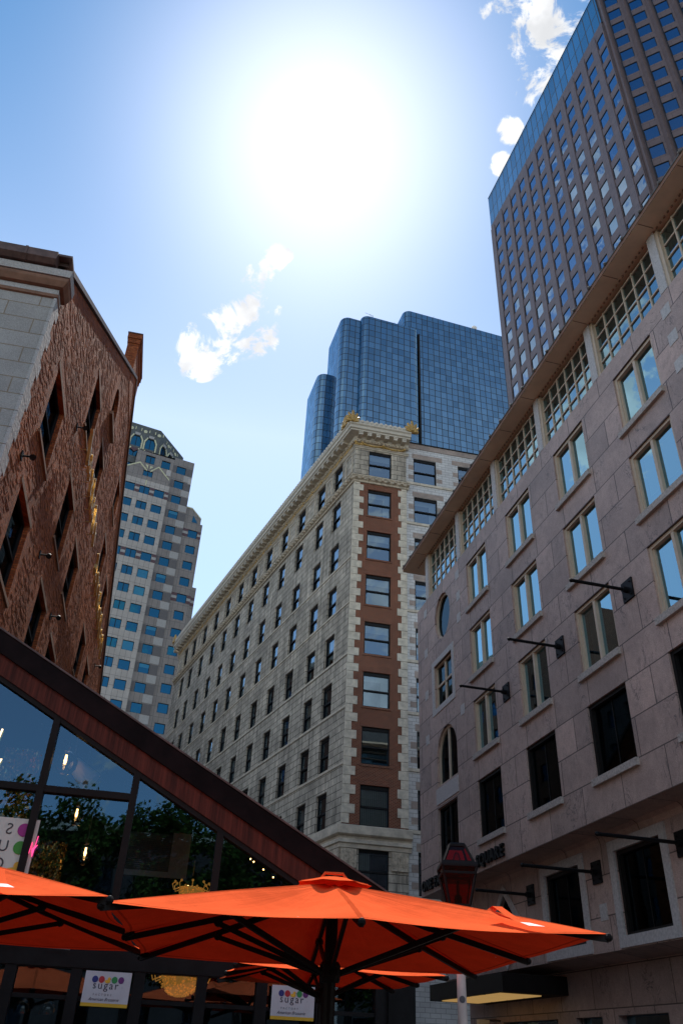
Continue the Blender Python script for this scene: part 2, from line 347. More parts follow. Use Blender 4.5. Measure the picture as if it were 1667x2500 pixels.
def brick_rough(name):
    """rough hand-made brick with ragged faces"""
    m, t, out = base_mat(name); uv = uvn(t)
    br = nd(t, 'TexBrick', {'Vector': uv, 'Color1': (.42, .115, .038), 'Color2': (.24, .055, .020), 'Mortar': (.16, .07, .035), 'Scale': 1.0, 'Mortar Size': .007, 'Mortar Smooth': .3, 'Brick Width': .21, 'Row Height': .074})
    obj = nd(t, 'TexCoord').outputs['Object']
    sv = nd(t, 'VectorMath', {0: uv, 1: (4.5, 24.0, 1)}, operation='MULTIPLY').outputs[0]
    wn = nd(t, 'TexNoise', {'Vector': sv, 'Scale': 1.0, 'Detail': 4.0, 'Roughness': .7}).outputs[0]
    n1 = nd(t, 'TexNoise', {'Vector': obj, 'Scale': .45, 'Detail': 6.0}).outputs[0]
    k = mth(t, 'MULTIPLY', rng(t, n1, .3, .7, .75, 1.2), rng(t, wn, .3, .7, .6, 1.35))
    c = nd(t, 'VectorMath', {0: br.outputs[0], 'Scale': k}, operation='SCALE').outputs[0]
    b = nd(t, 'BsdfPrincipled', {'Base Color': c, 'Roughness': .7, 'Specular IOR Level': .12})
    cell = nd(t, 'TexBrick', {'Vector': uv, 'Color1': (0, 0, 0), 'Color2': (1, 1, 1), 'Mortar': (.2, .2, .2), 'Scale': 1.0, 'Mortar Size': .007, 'Brick Width': .21, 'Row Height': .074})
    h = mth(t, 'ADD', mth(t, 'MULTIPLY', br.outputs['Fac'], -.6), mth(t, 'ADD', mth(t, 'MULTIPLY', wn, 1.5), mth(t, 'MULTIPLY', nd(t, 'SeparateXYZ', {0: cell.outputs[0]}).outputs[0], .5)))
    t.links.new(nd(t, 'Bump', {'Height': h, 'Strength': 1.0, 'Distance': .012}).outputs[0], b.inputs['Normal'])
    t.links.new(b.outputs[0], out.inputs[0]); return m
def fabric(name, col, trans):
    """outdoor canvas: weave, stitched seams along the ribs, a hem, soft creases and dust"""
    m, t, out = base_mat(name); g = nd(t, 'TexCoord').outputs['Object']; uv = uvn(t)
    n = nd(t, 'TexNoise', {'Vector': g, 'Scale': 1.6, 'Detail': 7.0, 'Roughness': .65}).outputs[0]; w = nd(t, 'TexNoise', {'Vector': g, 'Scale': 190.0, 'Detail': 2.0}).outputs[0]
    sx = nd(t, 'SeparateXYZ', {0: uv}); fu = mth(t, 'FRACT', sx.outputs[0]); r = sx.outputs[1]
    ed = mth(t, 'MULTIPLY', mth(t, 'MINIMUM', fu, mth(t, 'SUBTRACT', 1.0, fu)), mth(t, 'MAXIMUM', r, .05))
    seam = mth(t, 'MULTIPLY', mth(t, 'LESS_THAN', ed, .012), mth(t, 'GREATER_THAN', r, .02))
    hem = mth(t, 'MULTIPLY', mth(t, 'GREATER_THAN', r, .968), mth(t, 'LESS_THAN', r, .978))
    line = mth(t, 'MAXIMUM', seam, hem)
    k = mth(t, 'MULTIPLY', rng(t, n, .3, .7, .84, 1.08), rng(t, w, .3, .7, .9, 1.06))
    k = mth(t, 'MULTIPLY', k, mth(t, 'SUBTRACT', 1.0, mth(t, 'MULTIPLY', line, .35)))
    c = nd(t, 'VectorMath', {0: col, 'Scale': k}, operation='SCALE').outputs[0]
    sp = nd(t, 'TexVoronoi', {'Vector': g, 'Scale': 3.2}); c = mixc(t, mth(t, 'LESS_THAN', sp.outputs['Distance'], .028), c, (.6, .5, .45))
    d = nd(t, 'BsdfDiffuse', {'Color': c}); tr = nd(t, 'BsdfTranslucent', {'Color': nd(t, 'VectorMath', {0: c, 1: (1, .03, .01)}, operation='MULTIPLY').outputs[0]})
    cr = nd(t, 'TexNoise', {'Vector': nd(t, 'VectorMath', {0: uv, 1: (7.0, 1.6, 1)}, operation='MULTIPLY').outputs[0], 'Scale': 1.0, 'Detail': 3.0, 'Distortion': .6}).outputs[0]
    h = mth(t, 'ADD', mth(t, 'ADD', mth(t, 'MULTIPLY', cr, 1.2), mth(t, 'MULTIPLY', n, .6)), mth(t, 'MULTIPLY', line, -.12))
    b = nd(t, 'Bump', {'Height': h, 'Strength': .55, 'Distance': .035}); t.links.new(b.outputs[0], d.inputs['Normal'])
    mx = nd(t, 'MixShader', {0: trans, 1: d.outputs[0], 2: tr.outputs[0]}); t.links.new(mx.outputs[0], out.inputs[0]); return m
def seamed_metal(name, col, dark):
    """weathered metal fascia with run-off streaks"""
    m, t, out = base_mat(name); uv = uvn(t)
    sv = nd(t, 'VectorMath', {0: uv, 1: (16.0, .7, 1)}, operation='MULTIPLY').outputs[0]
    n = nd(t, 'TexNoise', {'Vector': sv, 'Scale': 1.0, 'Detail': 6.0, 'Roughness': .7}).outputs[0]
    sv2 = nd(t, 'VectorMath', {0: uv, 1: (5.0, .35, 1)}, operation='MULTIPLY').outputs[0]
    n2 = nd(t, 'TexNoise', {'Vector': sv2, 'Scale': 1.0, 'Detail': 3.0}).outputs[0]
    c = mixc(t, rng(t, mth(t, 'ADD', mth(t, 'MULTIPLY', n, .6), mth(t, 'MULTIPLY', n2, .4)), .38, .66), dark, col)
    b = nd(t, 'BsdfPrincipled', {'Base Color': c, 'Roughness': .65, 'Specular IOR Level': .15})
    t.links.new(b.outputs[0], out.inputs[0]); return m
def tinsel(name):
    m, t, out = base_mat(name); uv = uvn(t)
    v = nd(t, 'TexVoronoi', {'Vector': nd(t, 'VectorMath', {0: uv, 1: (34, 22, 1)}, operation='MULTIPLY').outputs[0], 'Scale': 1.0})
    nr = nd(t, 'VectorMath', {0: nd(t, 'VectorMath', {0: nd(t, 'NewGeometry').outputs['Normal'], 1: nd(t, 'VectorMath', {0: nd(t, 'VectorMath', {0: v.outputs['Color'], 1: (.5, .5, .5)}, operation='SUBTRACT').outputs[0], 'Scale': 1.6}, operation='SCALE').outputs[0]}, operation='ADD').outputs[0]}, operation='NORMALIZE').outputs[0]
    b = nd(t, 'BsdfPrincipled', {'Base Color': (.75, .5, .2), 'Metallic': 1.0, 'Roughness': .25, 'Normal': nr})
    t.links.new(b.outputs[0], out.inputs[0]); return m

def red_glow_glass(name):  # red glow on the lantern is put into the glass tint
    m, t, out = base_mat(name)
    a = nd(t, 'BsdfTransparent', {'Color': (.42, .02, .012)}); b = nd(t, 'BsdfTranslucent', {'Color': (.42, .012, .006)}); g = nd(t, 'BsdfGlossy', {'Color': (1, .7, .6), 'Roughness': .05})
    x = nd(t, 'MixShader', {0: .25, 1: a.outputs[0], 2: b.outputs[0]}); y = nd(t, 'MixShader', {0: nd(t, 'Fresnel', {'IOR': 1.4}).outputs[0], 1: x.outputs[0], 2: g.outputs[0]})
    t.links.new(y.outputs[0], out.inputs[0]); return m
M = {}
M['pink'] = masonry('pink_granite', (.54, .385, .325), (.39, .285, .245), (.10, .07, .06), 2.1, 1.073, .018, off=(-.4, -7.48), rough=.55, bump=.25, stain=.2, speck=.22, sscale=45, veins=.8)
M['paleg'] = plain('pale_granite', (.50, .47, .45), .6, var=.18, scale=14, bump=.15)
M['sill'] = plain('stone_sill', (.42, .37, .33), .7, var=.3, scale=16, bump=.3, bscale=25)
M['tan'] = plain('tan_window_frame', (.56, .44, .32), .5, var=.08)
M['bronze'] = plain('dark_bronze', (.012, .009, .008), .55, var=.2, spec=.15)
M['soffit'] = plain('beige_eave', (.80, .60, .42), .65, var=.07, scale=1.2)
M['black'] = plain('black_metal', (.008, .008, .009), .5, var=.3, spec=.15)
M['blackwin'] = plain('black_window_frame', (.010, .010, .011), .5, var=.2, spec=.2)
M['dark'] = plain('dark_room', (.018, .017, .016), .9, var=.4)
M['lime'] = masonry('limestone', (.63, .545, .435), (.49, .425, .34), (.11, .09, .068), 1.25, .48, .024, off=(.2, .02), rough=.85, bump=.6, stain=.36, speck=.12, streak=.42)
M['limeplain'] = plain('dressed_limestone', (.56, .485, .385), .8, var=.22, scale=1.6, bump=.3, bscale=18)
M['limecarved'] = plain('carved_limestone', (.50, .42, .32), .85, var=.35, scale=5, bump=.9, bscale=9)
M['quoin'] = plain('quoin_stone', (.60, .53, .425), .85, var=.22, scale=2.2, bump=.5, bscale=16)
M['metalcornice'] = plain('painted_cornice', (.58, .52, .43), .6, var=.12, scale=2)
M['gold'] = plain('gilded_ornament', (.44, .27, .08), .45, metal=.35, var=.3, scale=6, bump=.7, bscale=14)
M['redbrick'] = masonry('red_brick', (.21, .046, .019), (.115, .025, .012), (.32, .18, .11), .24, .082, .013, rough=.85, bump=.5, stain=.2, speck=.15)
M['hallbrick'] = masonry('dark_hall_brick', (.055, .035, .028), (.045, .03, .025), (.05, .04, .035), .22, .075, .008, bump=.2)
M['whitebrick'] = masonry('white_glazed_brick', (.64, .62, .60), (.55, .53, .515), (.30, .285, .27), .62, .25, .016, rough=.45, bump=.4, stain=.12, speck=.05)
M['tanbrick'] = masonry('tan_brick_band', (.40, .31, .26), (.35, .275, .235), (.30, .24, .20), .3, .26, .008, rough=.7, bump=.3)
M['roof'] = plain('grey_roof', (.12, .115, .11), .8, var=.2)
M['maroonstone'] = masonry('maroon_granite', (.155, .108, .104), (.135, .093, .091), (.06, .042, .042), 1.57, 1.48, .03, off=(0, .7), rough=.5, bump=.1, stain=.1, speck=.15, sscale=20)
M['spandrel'] = plain('maroon_spandrel', (.165, .125, .125), .5, var=.1)
M['mauveglass'] = mirror_glass('blue_window_glass', (.02, .03, .05), (.24, .36, .52), .62, wave=.06, wscale=.30)
M['mauvedark'] = mirror_glass('deep_blue_window_glass', (.01, .03, .06), (.16, .30, .50), .5, wave=.05)
M['band'] = curtain('glass_crown_band', 1.76, 4.78, .22, (.02, .05, .08), (.42, .56, .66), .55, (.03, .035, .04), jitter=.006, off=(.05, 5.4))
M['curtain'] = curtain('blue_curtain_wall', 1.88, 2.45, .20, (.01, .035, .07), (.19, .36, .51), .60, (.008, .009, .011), jitter=.03, off=(0, -.1))
M['greystone'] = masonry('grey_granite', (.48, .45, .42), (.43, .40, .375), (.18, .17, .16), 1.06, 1.99, .035, off=(.05, -.02), rough=.6, bump=.1, stain=.12, speck=.08, sscale=30, offset=0.0)
M['greydark'] = plain('dark_grey_granite', (.125, .118, .122), .6, var=.1)
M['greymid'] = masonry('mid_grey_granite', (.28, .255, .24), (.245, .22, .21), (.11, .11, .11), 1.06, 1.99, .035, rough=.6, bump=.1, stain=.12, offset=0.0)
M['greylight'] = plain('light_grey_granite', (.38, .375, .37), .6, var=.08)
M['plum'] = plain('plum_granite', (.10, .052, .062), .6, var=.1)
M['cream'] = plain('cream_band', (.62, .62, .42), .6, var=.08)
M['crown'] = masonry('slate_green_granite', (.105, .118, .115), (.09, .10, .10), (.05, .055, .055), .8, 3.0, .03, rough=.5, bump=.1)
M['teal'] = mirror_glass('teal_window_glass', (.0, .025, .045), (.004, .115, .22), .60, wave=.05, wscale=.6)
M['tealblind'] = mirror_glass('teal_glass_over_blind', (.03, .15, .20), (.012, .18, .32), .42, wave=.03)
M['brickold'] = brick_rough('rough_brown_brick')
M['greyblock'] = masonry('grey_granite_blocks', (.38, .36, .34), (.325, .308, .29), (.25, .19, .13), 1.35, .455, .014, off=(.3, -.03), rough=.8, bump=.4, stain=.14, speck=.25, sscale=60)
M['greycut'] = plain('grey_granite_quoin', (.42, .40, .385), .75, var=.2, scale=30, bump=.8, bscale=14)
M['brownstone'] = plain('brown_stone_moulding', (.23, .12, .075), .8, var=.2)
M['copper'] = plain('weathered_copper', (.11, .065, .055), .5, metal=.3, var=.35, scale=4)
M['lintel'] = plain('tan_stone_lintel', (.27, .14, .08), .7, var=.15)
M['goldletter'] = plain('gold_letter', (.72, .52, .22), .28, metal=.75, var=.15)
M['fascia'] = seamed_metal('brown_metal_fascia', (.145, .036, .023), (.045, .014, .010))
M['cap'] = plain('dark_bronze_flashing', (.010, .005, .005), .6, var=.5, scale=1.5, spec=.08)
M['rglass'] = see_glass('restaurant_glass', (.55, .62, .62), .09, 1.55, (.34, .66, 1.0), wave=.05)
M['gglass'] = see_glass('office_window_glass', (.30, .40, .40), .36, 1.6, (.44, .76, .92), wave=.05)
M['lglass'] = see_glass('sash_window_glass', (.62, .70, .72), .20, 1.6, (.50, .72, .92), wave=.04)
M['dglass'] = see_glass('dim_old_glass', (.3, .34, .35), 0.0, 1.25, (.22, .32, .42), wave=.05)
M['darkglass'] = see_glass('dark_office_glass', (.25, .3, .3), .02, 1.4, (.30, .45, .55), wave=.05)
M['ggreen'] = see_glass('green_clerestory_glass', (.35, .46, .42), .32, 1.6, (.42, .70, .85), wave=.05)
M['blind'] = plain('pale_blind', (.34, .36, .37), .8, var=.06)
M['vblind'] = masonry('vertical_slat_blind', (.60, .57, .47), (.55, .52, .43), (.16, .14, .11), .125, 60.0, .022, rough=.8, bump=.3, stain=.05, speck=.02, offset=0.0)
M['ceil'] = plain('office_ceiling', (.35, .35, .34), .8)
M['canvas'] = fabric('orange_red_canvas', (.86, .125, .040), .04)
M['ribm'] = plain('black_umbrella_frame', (.008, .007, .007), .5, var=.2, spec=.15)
M['white'] = plain('white_tag', (.8, .79, .77), .6)
M['postw'] = plain('white_painted_post', (.66, .55, .50), .5, var=.08, scale=6)
M['lamp_red'] = red_glow_glass('red_glow_lantern_glass')
M['warm'] = plain('warm_light', (.9, .6, .3), .5, emit=(1, .62, .25), es=2.2)
M['warmdim'] = plain('dim_warm_panel', (.5, .33, .15), .5, emit=(1, .6, .2), es=.35)
M['filament'] = plain('glowing_filament', (1, .6, .3), .5, emit=(1, .50, .17), es=14)
M['globe'] = see_glass('bulb_glass', (.9, .92, .93), .05, 1.5)
M['tinsel'] = tinsel('gold_tinsel')
M['paper'] = plain('poster_paper', (.50, .485, .52), .6, var=.06)
M['panelw'] = plain('pale_banner', (.62, .61, .54), .5, var=.08)
M['ink'] = plain('dark_ink', (.02, .02, .06), .6)
M['greyink'] = plain('grey_letter', (.10, .10, .11), .5)
for k, c in dict(blue=(.015, .025, .17), red=(.42, .02, .03), yellow=(.72, .40, .03), green=(.02, .22, .06), purple=(.11, .015, .14), mustard=(.62, .36, .02), magenta=(.35, .02, .22), leafg=(.05, .27, .03)).items(): M[k] = plain(k+'_print', c, .55, var=.04)
M['pinkneon'] = plain('pink_neon', (1, .1, .3), .4, emit=(1, .06, .25), es=1.6)
M['whiteneon'] = plain('warm_white_neon', (1, .9, .7), .4, emit=(1, .74, .42), es=2.6)
M['crystal'] = plain('gold_crystal_bead', (.8, .45, .12), .15, metal=.85, var=.2, emit=(1, .42, .08), es=.32)
M['paving'] = masonry('brick_paving', (.060, .036, .028), (.05, .03, .024), (.045, .04, .036), .2, .1, .006, rough=.85, bump=.4, stain=.2)
M['asphalt'] = plain('asphalt', (.036, .036, .037), .9, var=.2)
M['bark'] = plain('tree_bark', (.08, .055, .04), .9, var=.3)
M['bronzew'] = plain('dark_window_bronze', (.012, .011, .010), .5, spec=.2)
M['railm'] = plain('steel_rail', (.35, .40, .40), .3, metal=.8)

def leaf_mat(name, a, b):
    m, t, out = base_mat(name)
    n = nd(t, 'TexNoise', {'Vector': nd(t, 'TexCoord').outputs['Object'], 'Scale': .9, 'Detail': 5.0}).outputs[0]
    c = mixc(t, rng(t, n, .35, .65), a, b)
    d = nd(t, 'BsdfDiffuse', {'Color': c}); tr = nd(t, 'BsdfTranslucent', {'Color': c})
    mx = nd(t, 'MixShader', {0: .3, 1: d.outputs[0], 2: tr.outputs[0]}); t.links.new(mx.outputs[0], out.inputs[0]); return m
M['leaf'] = leaf_mat('green_leaves', (.04, .075, .015), (.10, .14, .03))

def rl0(a, b, c, d): return [(a, c), (b, c), (b, d), (a, d)]
def circ(cu, cz, ru, rz, n=28, a0=0, a1=2*pi, closed=True):
    k = n if closed else n+1
    return [(cu+ru*cos(a0+(a1-a0)*i/n), cz+rz*sin(a0+(a1-a0)*i/n)) for i in range(k)]
# ================================================================== SETTING
g = MB(); g.face([(-900, -900, 0), (900, -900, 0), (900, 900, 0), (-900, 900, 0)], 0, [(-900, -900), (900, -900), (900, 900), (-900, 900)])
struct(g.build('ground', M['asphalt']))
g = MB(); g.face([(-9, -30, .004), (11, -30, .004), (1.5, 50, .004), (-14, 50, .004)], 0, [(-9, -30), (11, -30), (1.5, 50), (-14, 50)])
struct(g.build('plaza_paving', M['paving']))

# ================================================================== PINK GRANITE OFFICE BUILDING (right)
G = Fr(4.22, 37.77, 166.6)
gb = thing('granite_office_building', 'low pink granite office building at right, glazed top storey under a beige eave', 'building', (4.22, 37.77, 0))
GL = 31.0
COLS = [6.52+4.19*k for k in range(6)]; ROWS = [(18.15, 20.36), (14.93, 17.12), (11.72, 13.91), (8.55, 10.72)]
b = MB()
holes = [(u, u+2.13, z0, z1) for u in COLS for z0, z1 in ROWS]
oval_r = (2.30, 4.50, 18.0, 20.62); arch_r = (2.05, 4.80, 11.3, 14.1)
sq = (2.20, 4.42, 15.05, 17.14); dk = (2.17, 4.42, 8.38, 10.66)
hs = holes+[sq, dk, oval_r, arch_r]
b.wall(G, 0, GL, 7.48, 21.13, hs, 0, 0.0, 0)
for a_, b_, c_, d_ in holes+[sq, dk]: b.reveal(G, [(a_, c_), (b_, c_), (b_, d_), (a_, d_)], 0, .24)
ov = circ(3.42, 19.31, .97, 1.15, 36)
ar = [(2.26, 11.55), (4.62, 11.55)]+circ(3.44, 12.70, 1.18, 1.24, 18, 0, pi, False)
for r_, l_ in ((oval_r, ov), (arch_r, ar)):
    b.poly(G, [(r_[0], r_[2]), (r_[1], r_[2]), (r_[1], r_[3]), (r_[0], r_[3])], [l_], 0, .24)
b.box(G, 0, GL, .0, 16, 7.48, 21.12, 0, skip='fb')           # far end wall, top
# curved soffit under the ledge, then the set-back lower wall
cv = [(0, 7.48), (.12, 7.50), (.3, 7.55), (.55, 7.56), (.8, 7.50), (.95, 7.40), (1.0, 7.25)]
for (y0, z0), (y1, z1) in zip(cv, cv[1:]): b.face([G.p(GL, y0, z0), G.p(0, y0, z0), G.p(0, y1, z1), G.p(GL, y1, z1)], 0, [(GL, y0), (0, y0), (0, y1), (GL, y1)])
LW = [(9.32+4.36*k, 11.62+4.36*k, 4.74, 6.93) for k in range(-2, 5) if k != -1]
dia = [(6.05, 4.75), (7.10, 5.80), (6.05, 6.85), (5.0, 5.80)]
dia_r = (4.8, 7.3, 4.5, 7.1)
b.wall(G, 0, GL, 4.43, 7.26, LW+[dia_r], 1.0, 0.0, 0)
for a_, b_, c_, d_ in LW: b.reveal(G, [(a_, c_), (b_, c_), (b_, d_), (a_, d_)], 1.0, .25)
b.poly(G, [(4.8, 4.5), (7.3, 4.5), (7.3, 7.1), (4.8, 7.1)], [dia], 1.0, .25)
b.face([G.p(GL, 1.0, 4.43), G.p(0, 1.0, 4.43), G.p(0, 2.0, 4.30), G.p(GL, 2.0, 4.30)], 0, [(GL, 0), (0, 0), (0, 1), (GL, 1)])
LD = [(1.0, 2.4, 0, 2.8), (3.1, 7.4, .1, 3.0), (8.6, 10.2, .6, 3.0), (11.1, 13.6, .6, 3.0), (14.4, 17.4, .6, 3.0), (18.6, 21.6, .6, 3.0), (23, 26, .6, 3.0)]
b.wall(G, 0, GL, 0, 4.32, LD, 2.0, .3, 0)
for y_, z0, z1 in ((1.0, 4.43, 7.5), (2.0, 0, 4.43)): b.face([G.p(0, 16, z0), G.p(0, y_, z0), G.p(0, y_, z1), G.p(0, 16, z1)], 0, [(0, z0), (16, z0), (16, z1), (0, z1)])
b.build('wall', M['pink'], gb)
b = MB(); b.box(G, .3, GL-.1, .75, 15.5, 7.6, 21.0); b.box(G, 1.1, GL-.1, 1.2, 15.5, 21.0, 23.6); b.box(G, .3, GL-.1, 2.75, 15.5, .0, 7.6); b.build('interior', M['dark'], gb)

def granite_window(frame_mat, w, h, curtain_side, glass='gglass', mull=True):
    def mk():
        f = MB(); t = .11
        for x0, x1, z0, z1 in ((0, t, 0, h), (w-t, w, 0, h), (t, w-t, h-t, h), (t, w-t, 0, t*.8)): f.box(LF, x0, x1, .05, .21, z0, z1)
        if mull: f.box(LF, w/2-.06, w/2+.06, .06, .20, t*.8, h-t)
        else: f.box(LF, w/2-.012, w/2+.012, .15, .20, t*.8, h-t)
        f.box(LF, t, t+.04, .10, .2, t, h-t); f.box(LF, w-t-.04, w-t, .10, .2, t, h-t)
        o = f.build('window', frame_mat)
        p = MB(); p.rect(LF, .02, w-.02, .02, h-.02, .17); p.build('pane', M[glass], o)
        if curtain_side:
            c = MB(); a0, a1 = ((.12, .42) if curtain_side == 1 else (w-.55, w-.14)) if curtain_side < 3 else (.12, w-.12)
            z0 = .1 if curtain_side < 3 else h*.35
            n = 8
            for i in range(n):
                x0 = a0+(a1-a0)*i/n; x1 = a0+(a1-a0)*(i+1)/n; y0 = .42+.03*(i % 2); y1 = .42+.03*((i+1) % 2)
                c.face([LF.p(x0, y0, z0), LF.p(x1, y1, z0), LF.p(x1, y1, h-.1), LF.p(x0, y0, h-.1)])
            c.build('curtain', M['blind'], o)
        return o
    return Proto(mk)
gw = [granite_window(M['tan'], 2.13, 2.20, k) for k in (0, 1, 2, 3)]; gwd = granite_window(M['bronzew'], 2.13, 2.17, 0, 'darkglass', False); gwl = granite_window(M['bronzew'], 2.3, 2.19, 0, 'darkglass', False)
def sill(w):
    def mk():
        s = MB(); s.box(LF, -.14, w+.06, -.10, .12, -.19, 0.012); return s.build('sill', M['sill'])
    return Proto(mk)
gs = sill(2.13)
for ci, u in enumerate(COLS):
    for ri, (z0, z1) in enumerate(ROWS):
        pr = gwd if ri == 3 else gw[random.choice((0, 0, 1, 2, 2, 3) if ri < 2 else (0, 0, 1))]
        pr.put(gb, G, u, .012, z0); gs.put(gb, G, u, -.003, z0)
for a_, b_, c_, d_ in LW:
    gwl.put(gb, G, a_, 1.012, c_)
def ring_frame(fr, loop_o, loop_i, y0, y1, name, mt, parent):
    q = MB(); q.slab(fr, loop_o, y0, y1, 0, [loop_i]); return q.build(name, mt, parent)
rl = lambda r: [(r[0], r[2]), (r[1], r[2]), (r[1], r[3]), (r[0], r[3])]
gr = lambda r, k: (r[0]-k, r[1]+k, r[2]-k, r[3]+k)
ring_frame(G, rl(gr(sq, .27)), rl(gr(sq, -.002)), -.03, .02, 'window_surround', M['paleg'], gb)
for r_ in LW: ring_frame(G, rl(gr(r_, .28)), rl(gr(r_, -.002)), .95, 1.02, 'window_surround', M['paleg'], gb)
ring_frame(G, [(6.05, 4.44), (7.42, 5.80), (6.05, 7.17), (4.68, 5.80)], dia, .95, 1.02, 'window_surround', M['paleg'], gb)
# square window with four panes, oval, arched, dark, diamond
def special(loop, bars, y, fm, glass, inner):
    q = MB(); q.slab(G, loop, y, y+.12, 0, [inner])
    for a0, a1, c0, c1 in bars: q.box(G, a0, a1, y+.01, y+.11, c0, c1)
    o = q.build('window', fm, gb); p = MB(); p.poly(G, loop, (), y+.08, 0, 0, reveal=False); p.build('pane', glass, o); return o
special(rl(sq), [(3.25, 3.37, 15.1, 17.1), (2.3, 4.3, 16.06, 16.16)], .10, M['tan'], M['darkglass'], rl(gr(sq, -.1)))
special(ov, [], .10, M['tan'], M['darkglass'], circ(3.42, 19.31, .87, 1.05, 36))
special(ar, [(3.38, 3.50, 11.6, 13.85)], .10, M['tan'], M['darkglass'], [(2.37, 11.64), (4.51, 11.64)]+circ(3.44, 12.70, 1.07, 1.13, 18, 0, pi, False))
special(rl(dk), [(3.26, 3.34, 8.45, 10.6)], .12, M['bronzew'], M['darkglass'], rl(gr(dk, -.08)))
special(dia, [], 1.12, M['bronzew'], M['darkglass'], [(6.05, 4.88), (6.97, 5.80), (6.05, 6.72), (5.13, 5.80)])
q = MB(); q.box(G, 2.12, 4.66, -.03, .05, 10.80, 11.46); q.build('window_panel', M['paleg'], gb)
for u, z, y in ((1.18, 20.45, 0), (1.17, 18.29, 0), (1.16, 16.13, 0), (1.15, 13.98, 0), (5.45, 20.43, 0), (5.48, 19.32, 0), (5.43, 18.24, 0), (5.40, 13.97, 0), (22.11, 20.42, 0), (22.12, 19.31, 0), (22.10, 18.26, 0), (12.72, 5.45, 1.0), (4.45, 5.62, 1.0)):
    q = MB(); q.box(G, u-.2, u+.2, y-.015, y+.03, z-.22, z+.22); q.build('plaque', M['paleg'], gb)
# clerestory
PI = [1.56, 5.78, 9.99, 14.2, 18.25, 22.31, 26.5, 30.6]
for u in PI:
    q = MB(); q.box(G, u-.24, u+.12, -.01, .5, 21.14, 23.72); q.build('pier', M['paleg'], gb)
    q = MB(); q.box(G, u+.123, u+.25, .04, .5, 21.14, 23.66); q.build('pier_trim', M['tan'], gb)
for k in range(len(PI)-1):
    a0, a1 = PI[k]+.25, PI[k+1]-.24; n = 6; w = (a1-a0)/n
    q = MB(); zz = [21.14, 21.72, 22.30, 22.90, 23.52]
    for i in range(n+1): q.box(G, a0+w*i-.026 if i else a0+.003, a0+w*i+.026 if i < n else a1-.003, .13, .21, 21.14, 23.6)
    for j, z in enumerate(zz):
        for i in range(n): q.box(G, a0+w*i+.027, a0+w*(i+1)-.027, .135, .205, z-.026 if j else 21.142, z+.026)
    o = q.build('window', M['tan'], gb)
    p = MB(); p.rect(G, a0, a1, 21.14, 23.6, .18); p.build('pane', M['ggreen'], o)
q = MB()
for j in range(5): q.box(G, .72, .95, .4, 7, 21.2+.55*j, 21.25+.55*j)   # glazed return at the far end
o = q.build('window', M['tan'], gb)
p = MB(); p.face([G.p(.9, .4, 21.14), G.p(.9, 9, 21.14), G.p(.9, 9, 23.6), G.p(.9, .4, 23.6)]); p.build('pane', M['ggreen'], o)
# eave and roof
q = MB(); s0 = -.55
q.box(G, s0, GL, -.62, 15, 23.74, 23.90)
o = q.build('eave', M['soffit'], gb)
q = MB()
for u in [1.56+2.1*k for k in range(14)]: q.box(G, u-.012, u+.012, -.60, -.05, 23.732, 23.745)
q.box(G, s0+.1, GL, -.64, -.60, 23.75, 23.93)
for k in range(150): q.box(G, .2+.2*k, .28+.2*k, .0, .03, 23.66, 23.72)
q.build('eave_joint', M['brownstone'], gb)
q = MB(); q.hexa([G.p(s0, -.66, 23.905), G.p(GL, -.66, 23.905), G.p(GL, 15, 23.905), G.p(s0, 15, 23.905)], [G.p(s0, -.66, 23.96), G.p(GL, -.66, 23.96), G.p(GL, 15, 27), G.p(s0, 15, 27)])
for k in range(30): q.ball(G.p(s0+.3+1.05*k, -.66, 23.95), .07, 6)
q.build('roof', M['roof'], gb)
# entrance canopy with lit underside
q = MB(); q.box(G, 1.6, 8.3, -.3, 1.99, 3.62, 4.15); q.build('entrance_canopy', M['bronze'], gb)
q = MB()
for k in range(4): q.box(G, 2.5+1.35*k, 3.7+1.35*k, -.15, 1.3, 3.585, 3.615)
q.build('light_panel', M['warmdim'], gb)
q = MB()
for a_, b_, c_, d_ in LD: q.rect(G, a_, b_, c_, d_, 2.27)
q.build('shop_glass', M['gglass'], gb)

# lettering on the frieze
sg = thing('building_sign', 'dark raised capital letters spelling ONE FANEUIL HALL SQUARE along the granite frieze', 'sign', G.p(.3, 0, 7.66))
def lay_letters(s, fr, u, y, z, size, ex, mt, parent, total, name='letter', shear=0, off=0.012):
    adv = []; 
    for ch in s:
        if ch == ' ': adv.append((None, size*.36)); continue
        t_ = MB(); w = t_.text(ch, size, ex, lambda c: Vector((c.x, c.y, c.z)), off=off, shear=shear); adv.append((t_, w+size*.10))
    k = total/sum(a for _, a in adv)
    for t_, a in adv:
        if t_:
            mb = MB(); mb.f, mb.m, mb.uv = t_.f, t_.m, t_.uv; mb.v = [tuple(fr.p(u+x*k, y-zz, z+yy)) for x, yy, zz in t_.v]; mb.build(name, mt, parent)
        u += a*k
lay_letters('ONE FANEUIL HALL SQUARE', G, .30, -.06, 7.66, .56, .05, M['black'], sg, 8.3, off=.016)

